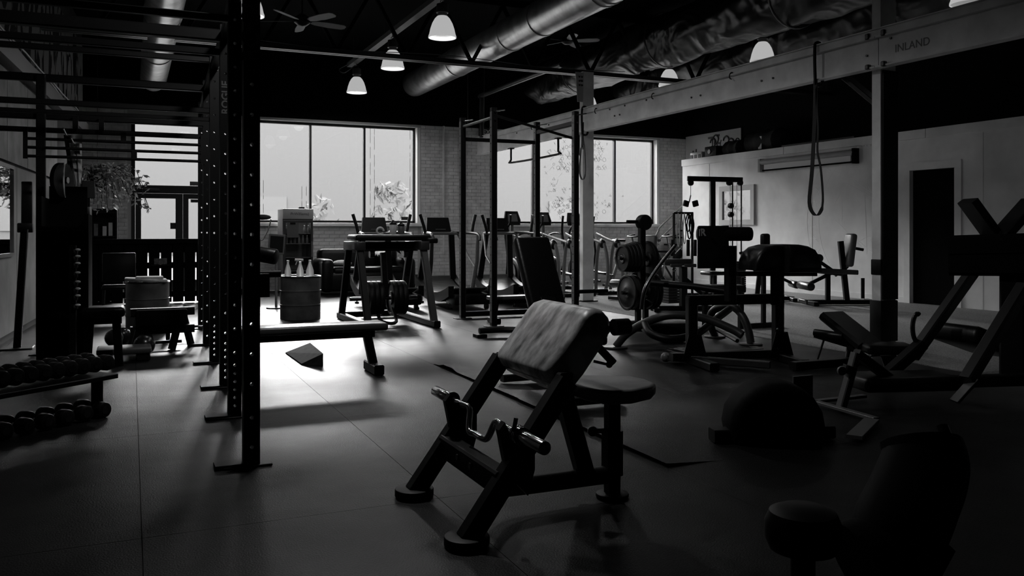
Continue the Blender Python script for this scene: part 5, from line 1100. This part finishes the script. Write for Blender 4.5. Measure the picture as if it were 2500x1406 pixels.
for z_ in (.3, .7, 1.1, 1.5): ob('shelf', MB().b2(q.x-.22, q.x+.22, q.y, q.y+.28, z_, z_+.02), steel, mg)
for dx, hh in ((-.08, .2), (.05, .16), (.14, .22)): tag(ob('leaflet', MB().b2(q.x+dx-.03, q.x+dx+.03, q.y+.05, q.y+.06, 1.121, 1.121+hh), paper if dx > 0 else lsteel), {-.08: 'grey leaflet at the left on the magazine rack', .05: 'short white leaflet in the middle of the magazine rack', .14: 'tall white leaflet at the right on the magazine rack'}[dx], 'leaflet')
# tall storage rack with towels, plate and pegs
sr_ = T('storage_rack', 'tall black equipment rack against the left wall', 'rack', (-.55, 9.0, 0))
a = PD(90, 600, 8.3); b = PD(205, 600, 8.3)
ob('side_panel', MB().b2(-.74, -.70, 8.3, 9.1, .002, 1.5), blackp, sr_); ob('back_panel', MB().b2(-.70, -.38, 9.05, 9.1, .002, 1.62), blackp, sr_); ob('side_panel', MB().b2(-.38, -.34, 8.3, 9.1, .002, 1.35), blackp, sr_)
for z_ in (.05, .45, .85, 1.2): ob('shelf', MB().b2(-.70, -.38, 8.3, 9.05, z_, z_+.04), blackp, sr_)
for k, px in enumerate((104, 122, 141, 160, 178)):
    tag(ob('rolled_mat', MB().cyl(PD(px, 640, 8.2)-Vector((0, .0, .0)), PD(px-2, 500+18*k % 40, 8.2), .05, 14, bev=.01), (rubber, dcloth)[k % 2]), 'dark rolled exercise mat standing on the storage rack, '+('leftmost', 'second from the left', 'in the middle', 'second from the right', 'rightmost')[k], 'mat', 'rolled mats on the storage rack')
t = T('ringed_plate', 'weight plate with pale outer ring on the storage rack', 'weight plate', PD(152, 440, 8.0)); c = PD(152, 440, 8.0)
ob('disc', MB().cyl(c-Vector((.02, -.01, 0)), c+Vector((.015, -.008, 0)), .165, 36), rubber, t); ob('ring', MB().tube([c+Vector((.022+.03*math.cos(a)*.0, .16*math.cos(a), .16*math.sin(a)))+Vector((.05*math.cos(a)*.8, 0, 0))*0 for a in [.2244*i for i in range(28)]], .008, 6, closed=True), white, t)
t.children[0]; ob('hub', MB().cyl(c, c+Vector((.05, -.02, 0)), .03, 14), dchrome, t)
for k, (px, py0, py1, w_, mt, lb) in enumerate(((182, 350, 455, .10, cloth, 'pale towel hanging beside the ringed plate'), (165, 330, 420, .07, dcloth, 'dark towel hanging above the ringed plate'), (208, 505, 640, .09, lsteel, 'curved grey foam mat hanging at the rack end'))):
    p = PD(px, py0, 8.6); q = PD(px+8, py1, 8.6); m = MB(); vs = []
    for i in range(9):
        u = i/8
        for j in range(9): v = j/8-.5; vs.append((p.x+(q.x-p.x)*u+v*w_*(1-.5*u), p.y+.02*math.sin(v*14+u*2), p.z+(q.z-p.z)*u))
    m.add(vs, [(i*9+j, i*9+j+1, (i+1)*9+j+1, (i+1)*9+j) for i in range(8) for j in range(8)])
    t = T('hanging_towel' if k < 2 else 'hanging_mat', lb, 'towel' if k < 2 else 'mat', p); o_ = ob('fabric', m, mt, t); o_.modifiers.new('t', 'SOLIDIFY').thickness = .015; ob('hook', MB().cyl((p.x, p.y, p.z-.02), (p.x, 9.06 if k else 9.06, p.z+.0), .008, 6), dchrome, t)
# tall black slab and slanted tube of a wall mounted pulley
wp = T('wall_pulley', 'tall narrow black pulley column leaning at the left wall', 'machine', G(45, 840))
ob('head', MB().rbox(PD(66, 500, 8.8), (.10, .08, .48), .01, 2), steel, wp); ob('clamp', MB().rbox(PD(62, 556, 8.8), (.14, .1, .1), .01, 2), steel, wp)
ob('tube', MB().bar(PD(60, 560, 8.8), PD(42, 850, 8.7), .07), steel, wp); ob('cable', MB().cyl(PD(68, 560, 8.75), PD(50, 845, 8.65), .006, 6), lsteel, wp); ob('foot', MB().rbox(PD(42, 852, 8.7), (.3, .3, .04), .01, 1), steel, wp)
tag(ob('hook_weight', MB().lathe(PD(99, 852, 8.0), [(0, -.05), (.025, -.04), (.03, 0), (.015, .05), (0, .06)], 12), dchrome), 'small chrome swivel hook glinting in the dark at the left', 'hook'); 
# pegs whose chrome glint is painted as white tips
pg = T('peg_tower', 'slim post with a column of pegs on the left, chrome glints painted as white tips', 'rack', G(190, 860)); c = PD(186, 700, 7.1)
ob('post', MB().bar((c.x-.03, c.y+.03, .001), (c.x-.03, c.y+.03, 1.08), .06), steel, pg)
for y_ in (612, 628, 645, 668, 690, 707, 724, 747): p = PD(190, y_, 7.1); pe = ob('peg', MB().cyl(p-Vector((.03, 0, .01)), p+Vector((.0, 0, -.01)), .022, 12), steelg, pg); ob('glint_tip', MB().ball(p+Vector((0, -.012, .008)), .02, 10, (1.15, 1, .6)), white, pe)
# bench silhouette, dumbbell stand, step and balls
b3 = T('dark_flat_bench', 'black bench end in the shade left of the dumbbell stand', 'bench', G(240, 870)); c = PD(252, 748, 7.55)
ob('pad', MB().rbox((c.x, c.y, c.z-.045), (.36, .3, .09), .035, 3), vinyl, b3); ob('frame', MB().bar((c.x-.15, c.y, c.z-.12), (c.x+.15, c.y, c.z-.12), .07), steel, b3)
for s in (-.13, .13): ob('leg', MB().bar((c.x+s, c.y, .002), (c.x+s*.8, c.y, c.z-.1), .07), steel, b3)
ds = T('dumbbell_stand', 'low black dumbbell stand with splayed a-shaped legs', 'rack', G(390, 850)); g0 = G(345, 858); g1 = G(445, 852)
for g in (g0, g1):
    top = Vector((g.x, g.y+.1, .42))
    for s in (-.1, .1): ob('leg', MB().bar((g.x+s*1.0-.0, g.y+.25*(1 if s > 0 else 0), .002), (g.x, g.y+.1, .40), .05, .07), steel, ds)
for z_ in (.2, .38): ob('rail', MB().bar((g0.x-.1, g0.y+.1, z_), (g1.x+.12, g1.y+.1, z_), .10, .08), steel, ds)
ob('low_bar', MB().bar((g0.x, g0.y+.1, .07), (g1.x, g1.y+.1, .07), .03), steel, ds)
def dumbbell(c, rz, label, s=1.0, group='dumbbells on the left'):
    c = Vector(c); d = Vector((math.cos(rz), math.sin(rz), 0)); t = T('dumbbell', label, 'dumbbell', c, group)
    ob('handle', MB().cyl(c-d*.08*s, c+d*.08*s, .015, 12), chrome, t)
    for e in (-1, 1): h = ob('head', MB().cyl(c+d*.065*s*e, c+d*.165*s*e, .065*s, 20, bev=.012), rubber, t); ob('end_cap', MB().cyl(c+d*.165*s*e, c+d*.168*s*e, .03*s, 14), dchrome, h)
    return t
ob('tray', MB().rbox(((g0.x+g1.x)/2, g0.y+.12, .33), (g1.x-g0.x+.1, .3, .16), .02, 2), blackp, ds)
sb_ = T('step_platform', 'low dark step platform on the mats at the left', 'platform', G(300, 890)); g = G(265, 885)
g.x += .13
ob('deck', MB().rbox((g.x, g.y+.1, .10), (.46, .34, .05), .015, 2), mat('deck_grey', .05, .4), sb_)
for s in (-.16, .16): ob('riser', MB().rbox((g.x+s, g.y+.1, .04), (.12, .3, .075), .01, 1), rubber, sb_)
# bottom left: dumbbell rack with pale heads
dr2 = T('dumbbell_rack', 'long low rack of round headed dumbbells in the dark lower left', 'rack', (-.9, 5.6, 0))
za = .42
R0 = PD(-40, 925, 4.9); R1 = PD(250, 905, 5.6)
for z_ in (R0.z-.09, R0.z-.38): ob('shelf', MB().bar((R0.x, R0.y, z_), (R1.x, R1.y, z_), .3, .03), steel, dr2)
for f in (.05, .95):
    p = R0.lerp(R1, f); ob('post', MB().bar((p.x, p.y, .002), (p.x, p.y, R0.z-.08), .07), steel, dr2)
dirr = (R1-R0).normalized(); ang_ = math.atan2(dirr.y, dirr.x)
first = None
for tier, (zz_, s) in enumerate(((R0.z+.0, .9), (R0.z-.30, 1.05))):
    for k in range(9 if tier == 0 else 6):
        p = R0.lerp(R1, (k+.4)/(9 if tier == 0 else 6)); lb = 'round headed dumbbell on the low left rack, %s shelf, %s' % ('upper' if tier == 0 else 'lower', ('first from the left', 'second from the left', 'third from the left', 'fourth from the left', 'fifth from the left', 'sixth from the left', 'seventh from the left', 'eighth from the left', 'last at the right')[k])
        q = Vector((p.x, p.y, zz_))
        if first is None: first = dumbbell(q, ang_+1.57, lb, .78, 'dumbbells on the low left rack')
        else: clone(first, lb, q)
for k, (px, py, r_, lb) in enumerate(((352, 868, .10, 'black medicine ball left of the a-legged stand'), (278, 846, .09, 'black medicine ball behind the step platform'), (300, 838, .085, 'smaller black ball next to the medicine ball behind the platform'))):
    g = G(px, py); tag(ob('medicine_ball', MB().ball((g.x, g.y, r_), r_, 20), mat('ball_rubber', .012, .25)), lb, 'ball')
# barbell on the floor inside the rig
bb = T('barbell', 'short barbell with small plates lying behind the rig uprights', 'barbell', G(470, 820)); c = G(462, 828); c.z = .14
ob('shaft', MB().cyl(c-Vector((.35, 0, 0)), c+Vector((.35, 0, 0)), .014, 10), chrome, bb)
for e in (-.22, .22): ob('plate', MB().cyl(c+Vector((e-.02, 0, 0)), c+Vector((e+.02, 0, 0)), .14, 28, bev=.006), rubber, bb)
cp = T('chair', 'dark chair before the fence with pale seat edge', 'chair', G(300, 780)); c = PD(290, 740, 11.6); c.z = 0
ob('seat', MB().rbox((c.x, c.y, .44), (.42, .42, .05), .02, 2), plastic, cp); ob('backrest', MB().rbox((c.x, c.y+.2, .70), (.42, .03, .40), .02, 2), plastic, cp)
for sx in (-.18, .18):
    for sy in (-.18, .18): ob('leg', MB().cyl((c.x+sx*1.1, c.y+sy*1.1, .001), (c.x+sx, c.y+sy, .42), .014, 8), steel, cp)
sg = T('carton_sign', 'small grey printed box on the fence rail', 'box', PD(395, 638, 13.9)); q = PD(392, 639, 14.0); ob('box', MB().rbox((q.x, YF-.09, .70), (.2, .06, .1), .004, 1), mat('printed_card', .08, .6, noise=.8, nscale=25), sg); ob('ledge', MB().b2(q.x-.14, q.x+.14, YF-.13, YF-.012, .63, .645), steel, sg)
